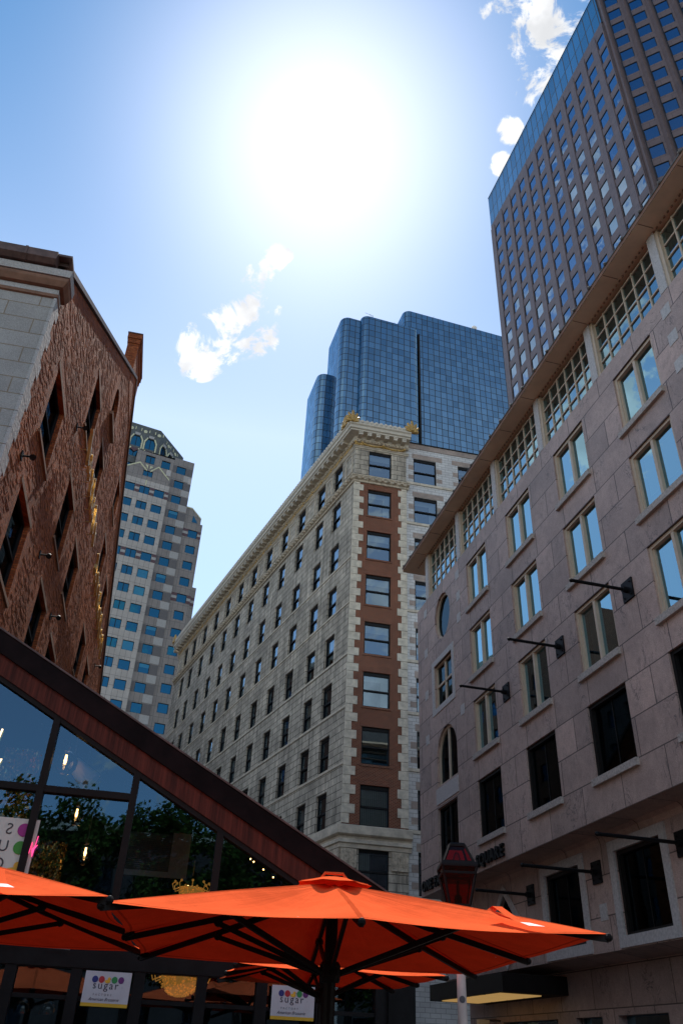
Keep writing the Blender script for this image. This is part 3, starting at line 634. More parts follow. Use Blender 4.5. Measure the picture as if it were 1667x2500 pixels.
# banner arms
def banner_arm(u, y, z, L, label):
    t = thing('banner_arm', label, 'flagpole', G.p(u, y, z), 'black banner arms on the granite front')
    q = MB(); q.box(G, u-.26, u+.26, y-.05, y-.002, z-.31, z+.31)
    for a, c in ((-.17, -.2), (.17, -.2), (-.17, .2), (.17, .2)): q.ball(G.p(u+a, y-.055, z+c), .03, 6)
    q.build('plate', M['black'], t)
    q = MB(); q.tube([G.p(u, y-.04, z), G.p(u, y-.2, z)], .09, 8); q.build('socket', M['black'], t)
    q = MB(); q.tube([G.p(u, y-.1, z), G.p(u, y-L, z)], .05, 8); q.build('arm', M['black'], t)
    q = MB(); q.ball(G.p(u, y-L, z), .062, 8); q.build('end_cap', M['black'], t)
banner_arm(17.93, 0, 13.15, 1.82, 'upper black banner arm on the granite front, nearest the right edge')
banner_arm(13.82, 0, 13.15, 1.84, 'black banner arm in the middle of the upper row on the granite front')
banner_arm(9.62, 0, 13.15, 1.82, 'black banner arm furthest along the upper row, near the square white-framed window')
banner_arm(16.90, 1.0, 6.53, 2.42, 'black banner arm cut by the right edge, below the granite ledge')
banner_arm(12.63, 1.0, 6.53, 2.42, 'black banner arm below the ledge between the two big white-framed windows')
banner_arm(8.24, 1.0, 6.53, 2.0, 'black banner arm below the ledge beside the diamond window and the lantern')
# security camera on the corner
t = thing('security_camera', 'small pale security camera on a bracket at the foot of the granite corner', 'camera', G.p(2.9, 1.4, 3.0))
q = MB(); q.bar(G.p(2.9, 1.98, 3.05), G.p(2.9, 1.4, 3.05), .06, .06); q.build('bracket', M['greyink'], t)
q = MB(); q.box(G, 2.75, 3.02, 1.1, 1.5, 2.9, 3.06); q.build('housing', M['white'], t)

# ================================================================== LIMESTONE BUILDING WITH BRICK CORNER (middle)
LA = Fr(.91, 51.99, 155.1); LB = Fr(.91, 51.99, 78.5)
lb = thing('limestone_building', 'tall limestone block with a red brick corner strip, gilded garlands and bracketed cornice', 'building', (.91, 51.99, 0))
TOPS = [43.32, 39.50, 35.46, 31.60, 27.56, 23.74, 19.95, 16.14, 12.38]
SH = [2.4, 2.45, 2.4, 2.4, 2.4, 2.4, 2.4, 2.35, 2.4]
AC = [2.35, 5.72, 9.90, 13.85, 17.80, 21.85, 25.80, 29.75, 33.70, 37.80, 41.80, 45.20]; AW = 1.62
def px(v):
    d = v-Vector((0, 0, 1.6)); z = d.dot(_F); return 833.5+1970.26*d.dot(_R)/z, 1250-1970.26*d.dot(_U)/z
aw = []
for ri, tz in enumerate(TOPS):
    for s_ in AC:
        v = LA.p(-s_-.8, 0, tz-1); x, y = px(v)
        if y < 1534+.687*x+110: aw.append((-s_-AW, -s_, tz-SH[ri], tz, ri))
BW = [(1.14, 3.06, tz-2.5, tz, i) for i, tz in enumerate([43.26, 39.36, 35.45, 31.58, 27.70, 25.12-1.25, 19.99, 16.18, 12.39])]
b = MB()
b.wall(LA, -49.7, 0, 0, 44.6, [w[:4] for w in aw], 0, .30, 0)
b.wall(LB, 0, 4.32, 40.3, 44.6, [BW[0][:4]], 0, .32, 0)
b.wall(LB, 0, 4.32, 0, 13.7, [BW[8][:4]], 0, .32, 0)
b.wall(LB, 0, 1.12, 13.69, 13.70, [], 0, 0, 0)
o1, o2, o3 = LA.p(-49.7, 0, 0), LA.p(-49.7, 22, 0), LB.p(4.32, 0, 0)
for p_, q_ in ((o2, o1),): b.face([(p_.x, p_.y, 0), (q_.x, q_.y, 0), (q_.x, q_.y, 44.6), (p_.x, p_.y, 44.6)], 0, [(0, 0), (22, 0), (22, 44.6), (0, 44.6)])
b.build('wall', M['lime'], lb)
b = MB(); b.wall(LB, 0, 4.32, 13.7, 40.3, [w[:4] for w in BW[1:8]], .0, .3, 0); b.build('brick_strip', M['redbrick'], lb)
# soldier courses over and under the strip's windows
b = MB()
for w in BW[1:8]:
    b = MB(); b.box(LB, w[0]-.12, w[1]+.12, -.025, .02, w[3]+.0, w[3]+.30); b.build('soldier_course', M['redbrick'], lb)
    b = MB(); b.box(LB, w[0]-.08, w[1]+.08, -.05, .02, w[2]-.13, w[2]-.003); b.build('brick_sill', M['redbrick'], lb)
b = MB(); b_r = MB(); zc = 13.75; k = 0
while zc < 40.1:
    wl = .80 if k % 2 else .46; wr = .70 if k % 2 else .46
    h = min(.59, 40.2-zc)
    b.box(LB, -.035, wl+random.uniform(-.04, .04), -.045, .03, zc+.012, zc+h-.012); b_r.box(LB, 4.32-wr-random.uniform(-.04, .06), 4.325, -.045, .03, zc+.012, zc+h-.012); zc += .59; k += 1
b.build('quoins', M['quoin'], lb); b_r.build('quoins', M['quoin'], lb)
b = MB(); b.box(LB, .05, 4.3, .75, 12, 0, 44.5); 
fl = [LA.p(-49.5, .9, 0), LA.p(-1, .9, 0), LB.p(6, 6, 0), LA.p(-49.5, 20, 0)]
b.hexa([(p.x, p.y, 0) for p in fl], [(p.x, p.y, 44.3) for p in fl]); b.build('interior', M['dark'], lb)
def sash(w, h, kind):
    def mk():
        f = MB(); t = .085
        f.box(LF, 0, w, .0, .03, h-.2, h); f.box(LF, 0, t, 0, .16, 0, h-.2); f.box(LF, w-t, w, 0, .16, 0, h-.2); f.box(LF, t, w-t, 0, .16, 0, t)
        f.box(LF, t, w-t, .03, .16, h-.26, h-.002)
        f.box(LF, t, w-t, -.01, .13, h*.47-.05, h*.47+.05)
        o = f.build('window', M['blackwin'])
        p = MB(); p.rect(LF, t-.02, w-t+.02, h*.47, h-.1, .06); p.rect(LF, t-.02, w-t+.02, t-.02, h*.47, .10); p.build('pane', M['lglass'], o)
        q = MB()
        if kind == 1: q.box(LF, t, w-t, .30, .32, h*.72, h-.05); q.build('blind', M['blind'], o)
        if kind == 2: q.box(LF, t, w-t, .26, .28, .06, h-.05); q.build('blind', M['vblind'], o)
        if kind == 3: q.box(LF, w*.70, w-t, .30, .33, .06, h-.05); q.box(LF, t, w*.70, .33, .35, h*.78, h-.05); q.build('blind', M['blind'], o)
        if kind == 4: q.box(LF, t, w-t, .24, .26, h*.30, h-.05); q.build('blind', M['blind'], o)
        if kind == 5: q.box(LF, t, w*.42, .26, .28, .06, h-.05); q.build('blind', M['vblind'], o)
        return o
    return Proto(mk)
sA = [sash(AW, 2.4, k) for k in (0, 1, 2, 3, 4)]; sB = [sash(1.92, 2.5, k) for k in range(6)]
for a0, a1, z0, z1, ri in aw: random.choice(sA if ri > 4 else sA[:1]*2+sA[1:2]+sA[3:]).put(lb, LA, a0, .15, z0).scale = (1, 1, (z1-z0)/2.4)
for (a0, a1, z0, z1, i), k in zip(BW, (1, 3, 1, 1, 1, 3, 0, 2, 5)): sB[k].put(lb, LB, a0, .10, z0)
# lit ceiling seen in one corner window
q = MB()
for i in range(3):
    q.tube([LB.p(1.3+.55*i+.1, .9, 17.55), LB.p(1.3+.55*i, .9, 18.35)], .025, 5)
q.tube([LB.p(1.2, .9, 17.75), LB.p(2.95, .9, 17.8)], .025, 5); q.tube([LB.p(1.2, .9, 18.3), LB.p(2.95, .9, 18.25)], .025, 5)
q.build('lit_ceiling_frame', M['warm'], lb)
far = LA.p(-49.7, 0, 0); PATH = [(far.x, far.y), (.91, 51.99), tuple(LB.p(4.5, 0, 0))[:2]]
def swp(prof, name, mt, path=PATH):
    q = MB(); q.sweep(path, prof); return q
q = swp([(0, 44.28), (.1, 44.3), (.14, 44.5), (.74, 44.62), (.76, 44.74), (.86, 44.80), (.90, 45.02), (1.0, 45.12), (1.02, 45.28), (.7, 45.34), (0, 45.36)], '', None)
for k in range(52):
    q.box(LA, -1.05-.955*k-.40, -1.05-.955*k, -.66, -.1, 44.34, 44.625); q.box(LA, -1.03-.955*k-.44, -1.03-.955*k, -.70, -.5, 44.5, 44.62)
for k in range(6): q.box(LB, .10+.74*k, .44+.74*k, -.66, -.1, 44.34, 44.625); q.box(LB, .08+.74*k, .46+.74*k, -.70, -.5, 44.5, 44.62)
q.build('cornice', M['metalcornice'], lb)
q = MB()
for k in range(112): q.lathe(LA.p(-.2-.44*k, -.93, 45.28), [(.0, 0), (.14, .02), (.15, .2), (.09, .32), (.0, .36)], 6)
for k in range(13): q.lathe(LB.p(-.1+.4*k, -.93, 45.28), [(.0, 0), (.14, .02), (.15, .2), (.09, .32), (.0, .36)], 6)
q.sweep(PATH, [(.98, 45.28), (.98, 45.52), (.85, 45.52), (.85, 45.28)])
q.build('cresting', M['metalcornice'], lb)
def acroterion(fr, u, turn):
    f = fr.sub(u, -.95, turn); q = MB()
    for k in range(7):
        a = rad(90-75+25*k); L = .55+.5*(1-abs(k-3)/3)
        pts = [f.p(cos(a)*L*t_, -.05*sin(pi*t_), 45.25+sin(a)*L*t_*1.15) for t_ in (0, .35, .7, 1)]
        q.tube(pts, [.07, .12, .15, .09], 6)
    q.ball(f.p(0, -.08, 45.4), .2, 8)
    q.box(f, -.55, .55, -.06, .1, 45.2, 45.34); q.build('acroterion', M['gold'], lb, smooth=True)
acroterion(LB, -.55, 0); acroterion(LB, 4.55, 0); acroterion(LA, -49.3, 0); acroterion(LA, -.25, 0)
# frieze: egg band and gilded garlands
q = swp([(0, 43.98), (.13, 44.0), (.17, 44.12), (.15, 44.26), (0, 44.28)], '', None)
for k in range(165): q.ball(LA.p(-.15-.3*k, -.16, 44.13), .10, 6)
for k in range(15): q.ball(LB.p(.1+.3*k, -.16, 44.13), .10, 6)
q.build('egg_moulding', M['limecarved'], lb)
q = MB()
def garland(fr, a, b_):
    pts = []; r = []
    for i in range(9):
        t_ = i/8; pts.append(fr.p(a+(b_-a)*t_, -.10, 43.88-.22*4*t_*(1-t_))); r.append(.07+.07*4*t_*(1-t_)+.012*(i % 2))
    q.tube(pts, r, 7); q.ball(fr.p(a, -.13, 43.9), .11, 8); q.ball(fr.p(a, -.13, 43.64), .10, 8)
for k in range(25): garland(LA, -.45-1.955*(k+1), -.45-1.955*k)
for a_, b_ in ((.52, 2.32), (2.32, 4.14), (-.05, .52)): garland(LB, a_, b_)
q.ball(LB.p(4.14, -.13, 43.9), .11, 8); q.build('garland', M['gold'], lb, smooth=True)
q = swp([(0, 43.36), (.06, 43.38), (.10, 43.48), (.16, 43.52), (.16, 43.58), (0, 43.60)], '', None); q.build('architrave', M['limeplain'], lb)
q = swp([(0, 39.90), (.1, 39.92), (.12, 40.08), (.22, 40.14), (.26, 40.30), (.34, 40.40), (.34, 40.47), (0, 40.52)], '', None, )
for k in range(92): q.ball(LA.p(-.2-.54*k, -.28, 40.24), .13, 7, sz=.8)
for k in range(9): q.ball(LB.p(.1+.54*k, -.28, 40.24), .13, 7, sz=.8)
q.build('belt_course', M['limecarved'], lb)
q = swp([(0, 12.30), (.10, 12.32), (.12, 12.55), (.22, 12.60), (.20, 12.78), (.10, 12.86), (.12, 12.98), (.25, 13.02), (.34, 13.10), (.34, 13.58), (.1, 13.66), (0, 13.68)], '', None, )
q.build('belt_course', M['limeplain'], lb)
q = MB()
for u0, u1 in ((.02, 1.0), (3.2, 4.3)):
    q = MB(); q.box(LB, u0, u1, -.10, .02, 11.2, 12.28)
    for k in range(6): q.box(LB, u0+.06+(u1-u0-.1)*k/6, u0+.13+(u1-u0-.1)*k/6, -.13, -.08, 11.45, 12.1)
    q.build('carved_capital', M['limecarved'], lb)
q = MB(); q.box(LA, -1.4, -.02, -.10, .02, 11.2, 12.28); q.build('carved_capital', M['limecarved'], lb)
for a0, a1 in [(-n_+.35, -s_-AW-.35) for s_, n_ in zip(AC, AC[1:]+[49.2])]+[(-1.7, -.45)]:
    if a1-a0 > .6: q = MB(); q.slab(LA, rl0(a0, a1, 41.15, 43.05), -.06, .02, 0, [rl0(a0+.1, a1-.1, 41.25, 42.95)]); q.build('panel_moulding', M['limeplain'], lb)
q = MB()
for ri, tz in enumerate(TOPS[2:], 2): q.box(LA, -49.6, -.02, -.05, .02, tz-SH[ri]-.16, tz-SH[ri]-.002)
q.build('sill_course', M['limeplain'], lb)
q = MB(); pts = [LA.p(-49.7, -.3, 0), LA.p(0, -.3, 0), LB.p(4.4, 0, 0), LB.p(16, 8, 0), LA.p(-49.7, 24, 0)]
q.hexa([(p.x, p.y, 44.9) for p in pts], [(p.x, p.y, 45.2) for p in pts]); q.build('roof', M['roof'], lb)

# white brick wing
LW_ = LB.sub(4.32, .10)
wb = thing('white_brick_wing', 'white glazed brick wing with tan brick bands right of the red brick corner', 'building', LW_.p(0, 0, 0))
ww = [(.66+3.87*k, 2.62+3.87*k, tz-2.5, tz) for k in range(4) for tz in (43.38, 39.46, 35.52, 31.72, 27.74, 23.92, 20.1, 16.23, 12.46)]
b = MB(); b.wall(LW_, 0, 18, 0, 44.4, ww, 0, .3, 0); b.build('wall', M['whitebrick'], wb)
b = MB(); b.box(LW_, .05, 18, .8, 14, 0, 44.2); b.build('interior', M['dark'], wb)
b = MB(); b.box(LW_, 0, 18, -.03, .4, 44.42, 44.92)
for a0, a1, z0, z1 in ww:
    b.box(LW_, a0-.12 if a0 < 1 else a0-.5, a1+.55, -.012, .02, z1+.02, z1+.50)
    for j, (lo, hi) in enumerate(((.35, .75), (1.3, 1.75))):
        b.box(LW_, a0-.45, a0-.004, -.012, .02, z0+lo, z0+hi); b.box(LW_, a1+.004, a1+.5, -.012, .02, z0+lo, z0+hi)
b.build('tan_band', M['tanbrick'], wb)
b = MB(); b.box(LW_, -.02, 18, -.06, .4, 44.93, 45.05); b.build('coping', M['bronze'], wb)
for z in sorted({w[2] for w in ww}):
    b = MB(); b.box(LW_, .02, 18, -.07, .02, z-.22, z-.01); b.build('sill', M['limeplain'], wb)
sW = [sash(1.96, 2.5, k) for k in (1, 3, 0)]
for i, (a0, a1, z0, z1) in enumerate(ww):
    if a0 < 9: (sW[1] if z1 < 40 and random.random() < .5 else random.choice(sW)).put(wb, LW_, a0, .1, z0)
    else: sW[0].put(wb, LW_, a0, .1, z0)
q = MB(); q.box(LW_, 1.9, 2.5, 1.2, 1.6, 42.2, 42.25); q.build('ceiling_light', M['warm'], wb)
# ================================================================== MAROON TOWER (top right)
MA = Fr(28.55, 106.23, 164.8); C2 = MA.p(42.6, 0, 0); MC = Fr(C2.x, C2.y, 119.6)
mt = thing('maroon_stone_tower', 'tall maroon stone tower at top right with blue windows and a glazed crown', 'building', (28.55, 106.23, 0))
NC = 12; cu = [1.62+3.53*k for k in range(NC)]
wz = [(145.40-4.45*k-2.75, 145.40-4.45*k) for k in range(14)]
b = MB(); b.wall(MA, 0, 42.6, 0, 148.3, [(u, u+2.0, z0, z1) for u in cu for z0, z1 in wz], 0, .12, 0)
c2u = [1.32+3.42*k for k in range(12)]; w2 = [(146.15+4.45*3-4.45*k-2.8, 146.15+4.45*3-4.45*k) for k in range(16)]
b.wall(MC, 0, 43, 0, 160, [(u, u+1.98, z0, z1) for u in c2u for z0, z1 in w2], 0.25, .12, 0)
e0, e1 = MA.p(0, 0, 0), MA.p(0, 40, 0); b.face([(e1.x, e1.y, 0), (e0.x, e0.y, 0), (e0.x, e0.y, 148.3), (e1.x, e1.y, 148.3)], 0, [(0, 0), (40, 0), (40, 148), (0, 148)])
b.face([MA.p(0, 0, 157.9), MA.p(42.6, 0, 157.9), MC.p(43, 0, 157.9), MA.p(0, 40, 157.9)], 0)
b.build('wall', M['maroonstone'], mt)
b = MB()
for k in range(NC+1):
    u0 = cu[k-1]+2.12 if k else 0.0; u1 = cu[k]-.12 if k < NC else 42.4
    if k == 0: u1 = cu[0]-.12
    b.box(MA, u0 if k else .002, u1, -.10, .02, 80, 147.0)
    if 0 < k < NC: 
        um = (u0+u1)/2; b.hexa([MA.p(u0, -.10, 147.0), MA.p(u1, -.10, 147.0), MA.p(u1, .02, 147.0), MA.p(u0, .02, 147.0)], [MA.p(um-.15, -.05, 148.2), MA.p(um+.15, -.05, 148.2), MA.p(um+.15, .02, 148.2), MA.p(um-.15, .02, 148.2)])
b.build('piers', M['maroonstone'], mt)
b = MB()
for k in range(12):
    u = c2u[k]-.40-.85
    b.hexa([MC.p(u+.12, .26, 60), MC.p(u+.55, -.35, 60), MC.p(u+.98, .26, 60)], [MC.p(u+.12, .26, 160), MC.p(u+.55, -.35, 160), MC.p(u+.98, .26, 160)])
b.build('fins', M['maroonstone'], mt)
b = MB()
for k in range(12): b.box(MC, c2u[k]-.14, c2u[k]-.03, .05, .27, 60, 160)
b.build('dark_reveal', M['bronzew'], mt)
def tower_window(w, h, glass, split=False, mat=None, fr_t=.09):
    def mk():
        q = MB()
        for x0, x1, z0, z1 in ((0, fr_t, 0, h), (w-fr_t, w, 0, h), (fr_t, w-fr_t, h-fr_t, h), (fr_t, w-fr_t, 0, fr_t)): q.box(LF, x0, x1, 0, .1, z0, z1, 0)
        if split: q.box(LF, w/2-.07, w/2+.07, 0, .1, fr_t, h-fr_t, 0)
        q.rect(LF, fr_t, w-fr_t, fr_t, h-fr_t, .06, 1)
        return q.build('window', [mat or M['bronzew'], glass])
    return Proto(mk)
mws = [tower_window(2.0, 2.75, mirror_glass('blue_window_glass', (.02, .03, .05), tn, .62, wave=.06, wscale=.30)) for tn in ((.24, .36, .52), (.29, .41, .56), (.19, .31, .47))]; mw2 = tower_window(1.98, 2.8, M['mauvedark'])
def seen(v, mgn=40):
    x, y = px(v); return -mgn < x < 1667+mgn and -mgn < y < 2500+mgn
cand = []
for u in cu:
    for z0, z1 in wz:
        x, y = px(MA.p(u+1, 0, z0+1.3)); eave_y = 1370-1.50*(x-1004)
        if y < eave_y+60 and seen(MA.p(u+1, 0, z0)): cand.append((u, z0))
cand.sort(key=lambda q: (MA.p(q[0], 0, q[1])-Vector((0, 0, 1.6))).length)
c2 = []
for u in c2u:
    for z0, z1 in w2:
        x, y = px(MC.p(u+1, 0, z0+1.3))
        if y < 1370-1.50*(x-1004)+60 and seen(MC.p(u+1, 0, z0), 120): c2.append((u, z0))
n1 = max(0, 100-len(c2))
for u, z0 in c2[:100]: mw2.put(mt, MC, u, .30, z0)
for u, z0 in cand[:n1]: random.choice(mws).put(mt, MA, u, .05, z0)
rest = [(MA, u, z0) for u in cu for z0, z1 in wz if (u, z0) not in cand[:n1]]
q = MB()
for f, u, z0 in rest:
    for x0, x1, a0, a1 in ((0, .09, 0, 2.75), (1.91, 2, 0, 2.75), (.09, 1.91, 2.66, 2.75), (.09, 1.91, 0, .09)): q.box(f, u+x0, u+x1, .05, .12, z0+a0, z0+a1, 0, skip='b')
    q.rect(f, u+.09, u+1.91, z0+.09, z0+2.66, .11, 1)
struct(q.build('far_window', [M['bronzew'], M['mauveglass']], mt), 'stuff')
q = MB(); q.box(MA, 0, 42.6, .0, .3, 148.3, 157.86, skip='td'); q.build('glass_crown_band', M['band'], mt)
q = MB(); q.box(MA, -.05, 42.65, -.06, .4, 157.86, 158.0); q.build('coping', M['bronzew'], mt)

# ================================================================== BLUE GLASS TOWER
gt = thing('blue_glass_tower', 'blue mirror-glass tower of stepped blocks with rounded corners behind the limestone building', 'building', (4.9, 170, 0))
T0 = Fr(4.91, 169.93, 74.)
def rounded(q, f, u0, u1, y0, y1, z0, z1, r=2.0, n=8, rad_=(1, 1, 1, 1)):
    P = []
    for (cx, cy, a0), rr in zip(((u0, y0, 180), (u1, y0, 270), (u1, y1, 0), (u0, y1, 90)), rad_):
        R = r*rr; sx = cx+R if cx == u0 else cx-R; sy = cy+R if cy == y0 else cy-R
        for i in range(n+1): a = rad(a0+90*i/n); P.append((sx+R*cos(a), sy+R*sin(a)))
    d = 0.0; k = len(P); start = None; D_ = [0]
    for i in range(k): D_.append(D_[-1]+math.hypot(P[(i+1) % k][0]-P[i][0], P[(i+1) % k][1]-P[i][1]))
    sh = D_[n]+.0
    for i in range(k):
        a, c = P[i], P[(i+1) % k]; q.face([f.p(*a, z0), f.p(*c, z0), f.p(*c, z1), f.p(*a, z1)], 0, [(D_[i]-sh, z0), (D_[i+1]-sh, z0), (D_[i+1]-sh, z1), (D_[i]-sh, z1)])
    q.face([f.p(*a, z1) for a in P], 1)
def glass_block(u0, u1, y0, y1, z1, r, rr=(1, 1, 1, 1)):
    q = MB(); rounded(q, T0, u0, u1, y0, y1, 0, z1, r, 8, rr); o = q.build('glass_block', [M['curtain'], M['roof']], gt, smooth=True)
    return o
glass_block(-1.35, 17.1, 0, 26, 189.7, 2.1)
glass_block(13.5, 62, 3.2, 40, 200.9, 2.1)
glass_block(-7.1, 6, 2.3, 18.8, 189.4, 2.4)
glass_block(-10.7, -5, 12.6, 27.8, 174.0, 2.4)
q = MB(); q.box(T0, 17.12, 17.62, 1.0, 3.3, 0, 189.0); q.build('dark_groove', M['bronzew'], gt)
q = MB(); q.box(T0, -1.9, -1.0, 4.5, 6, 0, 188.5); q.build('dark_groove', M['bronzew'], gt)
t = thing('rooftop_davit', 'thin steel window-washing davit on the roof of the blue glass tower', 'roof rig', T0.p(2.2, 1, 189.7))
q = MB(); q.tube([T0.p(2.2, 1, 189.6), T0.p(2.2, 1, 191.6)], .07, 5); q.build('mast', M['railm'], t)
q = MB(); q.tube([T0.p(2.25, 1, 191.55), T0.p(-.3, 1, 191.9)], .06, 5); q.tube([T0.p(2.2, 1, 190.8), T0.p(1, 1, 191.7)], .05, 5); q.build('jib', M['railm'], t)
for k, (u, y, z, h, l) in enumerate(((9.3, 1, 189.6, 1.7, 'short rod on the lower step of the blue glass tower roof'), (24.0, 4.2, 200.8, 1.8, 'thin rod left of its twin on the top roof of the blue glass tower'), (26.2, 4.2, 200.8, 1.6, 'thin rod right of its twin on the top roof of the blue glass tower'))):
    q = MB(); q.tube([T0.p(u, y, z), T0.p(u, y, z+h)], .06, 5); q.tube([T0.p(u, y, z), T0.p(u, y, z+.3)], .12, 5); tag(q.build('roof_rod', M['railm']), l, 'rod', 'rods on the glass tower roof')
t = thing('satellite_dish', 'round white satellite dish on the roof edge of the blue glass tower', 'dish', T0.p(38.2, 4.2, 200.9))
q = MB(); q.lathe(T0.p(38.2, 4.2, 200.9), [(.5, 0), (.5, .8)], 10); q.build('mount', M['white'], t)
q = MB(); q.ball(T0.p(38.2, 3.9, 202.2), .95, 14, sy=.55); q.build('reflector', M['white'], t, smooth=True)

# ================================================================== GREY TOWER (left middle)
YA = Fr(-37.98, 145.11, 66.)
yt = thing('grey_granite_tower', 'stepped grey granite tower with teal windows and a dark patterned crown', 'building', (-37.98, 145.11, 0))
AU = [-3.15-3.22*k for k in range(5)]
rowsA = [(102.98-3.985*k-2.0, 102.98-3.985*k) for k in range(16)]
BU, CU2 = .80, 5.82
rowsB = [(111.05-3.965*k-2.0, 111.05-3.965*k) for k in range(18)]
rowsC = [(95.82-3.93*k-1.95, 95.82-3.93*k) for k in range(14)]
hA = [(u, u+2.22, z0, z1) for u in AU for z0, z1 in rowsA]
b = MB(); b.wall(YA, -18, 0, 0, 104.6, hA, 0, .22, 0)
b.face([YA.p(0, 0, 0), YA.p(0, 1.2, 0), YA.p(0, 1.2, 104.6), YA.p(0, 0, 104.6)], 0, [(0, 0), (1.2, 0), (1.2, 104.6), (0, 104.6)])
b.face([YA.p(-18, 0, 104.6), YA.p(0, 0, 104.6), YA.p(0, 3, 104.6), YA.p(-18, 3, 104.6)], 0)
b.build('wall', M['greystone'], yt)
b = MB()
b.wall(YA, 0, 4.55, 0, 113.1, [(BU, BU+2.12, z0, z1) for z0, z1 in rowsB], .5, .22, 0)
b.wall(YA, -8.4, 0, 104.6, 112.4, [(-2.75, -.75, 109.2, 111.35), (-6.35, -4.3, 109.4, 111.6)], .5, .22, 0)
b.face([YA.p(-8.4, .5, 112.4), YA.p(4.55, .5, 113.1), YA.p(4.55, 8, 113.1), YA.p(-8.4, 8, 112.4)], 0)
b.face([YA.p(4.55, .5, 0), YA.p(4.55, 9, 0), YA.p(4.55, 9, 113.1), YA.p(4.55, .5, 113.1)], 0, [(0, 0), (9, 0), (9, 113), (0, 113)])
b.wall(YA, 4.55, 8.75, 0, 97.75, [(CU2, CU2+2.08, z0, z1) for z0, z1 in rowsC], .9, .22, 0)
b.face([YA.p(8.75, .9, 0), YA.p(8.75, 10, 0), YA.p(8.75, 10, 97.75), YA.p(8.75, .9, 97.75)], 0, [(0, 0), (9, 0), (9, 97), (0, 97)])
b.face([YA.p(4.5, .9, 97.75), YA.p(8.75, .9, 97.75), YA.p(8.75, 10, 97.75), YA.p(4.5, 10, 97.75)], 0)
b.box(YA, 8.76, 9.70, 1.4, 12, 0, 82.5, 0)
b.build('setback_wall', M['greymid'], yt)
b = MB(); b.box(YA, -17.9, -.1, .26, 1.1, 0, 104.3); b.box(YA, .1, 4.5, .78, 2, 0, 112.9); b.box(YA, 4.6, 8.7, 1.16, 2.5, 0, 97.6); b.build('interior', M['teal'], yt)
tw = [tower_window(2.22, 2.0, M['teal']), tower_window(2.22, 2.0, M['teal'], True), tower_window(2.22, 2.0, M['tealblind'])]
for i, u in enumerate(AU):
    for j, (z0, z1) in enumerate(rowsA):
        v = YA.p(u+1, 0, z0)
        if px(v)[1] < 1534+.687*px(v)[0]+60 and px(v)[0] > 180: (tw[1] if i == 1 or i == 4 else (tw[2] if random.random() < .12 else tw[0])).put(yt, YA, u, .12, z0)
tb = [tower_window(2.12, 2.0, M['teal']), tower_window(2.12, 2.0, M['tealblind'])]; tcw = tower_window(2.08, 1.95, M['teal'])
def half_blind(f, u, y, z1, w):
    q = MB(); q.box(f, u+.09, u+w-.09, y, y+.02, z1-.85, z1-.09); q.build('blind', M['tealblind'], yt)
for j, (z0, z1) in enumerate(rowsB):
    if px(YA.p(1, 0, z0))[1] < 1534+.687*px(YA.p(1, 0, z0))[0]+60:
        tb[0].put(yt, YA, BU, .62, z0)
        if j in (3, 7, 10, 12): half_blind(YA, BU, .66, z1, 2.12)
for z0, z1 in rowsC:
    if px(YA.p(7, 0, z0))[1] < 1534+.687*px(YA.p(7, 0, z0))[0]+60: tcw.put(yt, YA, CU2, 1.02, z0)
tw[0].put(yt, YA, -2.75, .62, 109.3); tw[1].put(yt, YA, -6.3, .62, 109.5)
for j in (5, 8, 13):
    if j != 8: half_blind(YA, AU[0], .165, rowsA[j][1], 2.22)
# coloured cladding
b = MB()
for j, (z0, z1) in enumerate(rowsB):
    s_ = .03*random.random()
    for a0, a1 in ((BU+2.14, 4.54), (.02, BU-.02)): b = MB(); b.box(YA, a0, a1, .47, .51, z0-.02, z1+.02); b.build('dark_cladding', M['greydark'], yt)
    b = MB(); b.box(YA, 2.7, 4.54, .46, .51, z0-1.75, z0-.1); b.build('light_cladding', M['greylight'], yt)
b = MB(); c = MB()
for f, y, segs, rws in ((YA, 0, [(-18, AU[4])]+[(AU[k+1]+2.24, AU[k]-.02) for k in range(4)]+[(AU[0]+2.24, -.02)], (rowsA[0], rowsA[4])), (YA, .9, [(4.57, CU2-.02), (CU2+2.1, 8.73)], (rowsC[0],)), (YA, 1.4, [(8.78, 9.68)], (rowsC[4],)), (YA, .9, [(4.57, CU2-.02), (CU2+2.1, 8.73)], (rowsC[4],))):
    for z0, z1 in rws:
        for a0, a1 in segs:
            h = (z1-z0)/3; b.box(f, a0, a1, y-.03, y+.02, z0, z0+h); b.box(f, a0, a1, y-.03, y+.02, z1-h, z1); c.box(f, a0, a1, y-.03, y+.02, z0+h+.02, z1-h-.02)
b.build('plum_cladding', M['plum'], yt); c.build('pale_cladding', M['greylight'], yt)
b = MB()
for u, z in ((1.0, 107.6), (3.9, 107.0)): b.box(YA, u-2.3 if u < 2 else u-.1, u-1.3 if u < 2 else u+.64, .45, .51, z, z+1.6)
b.build('white_cladding', M['paleg'], yt)
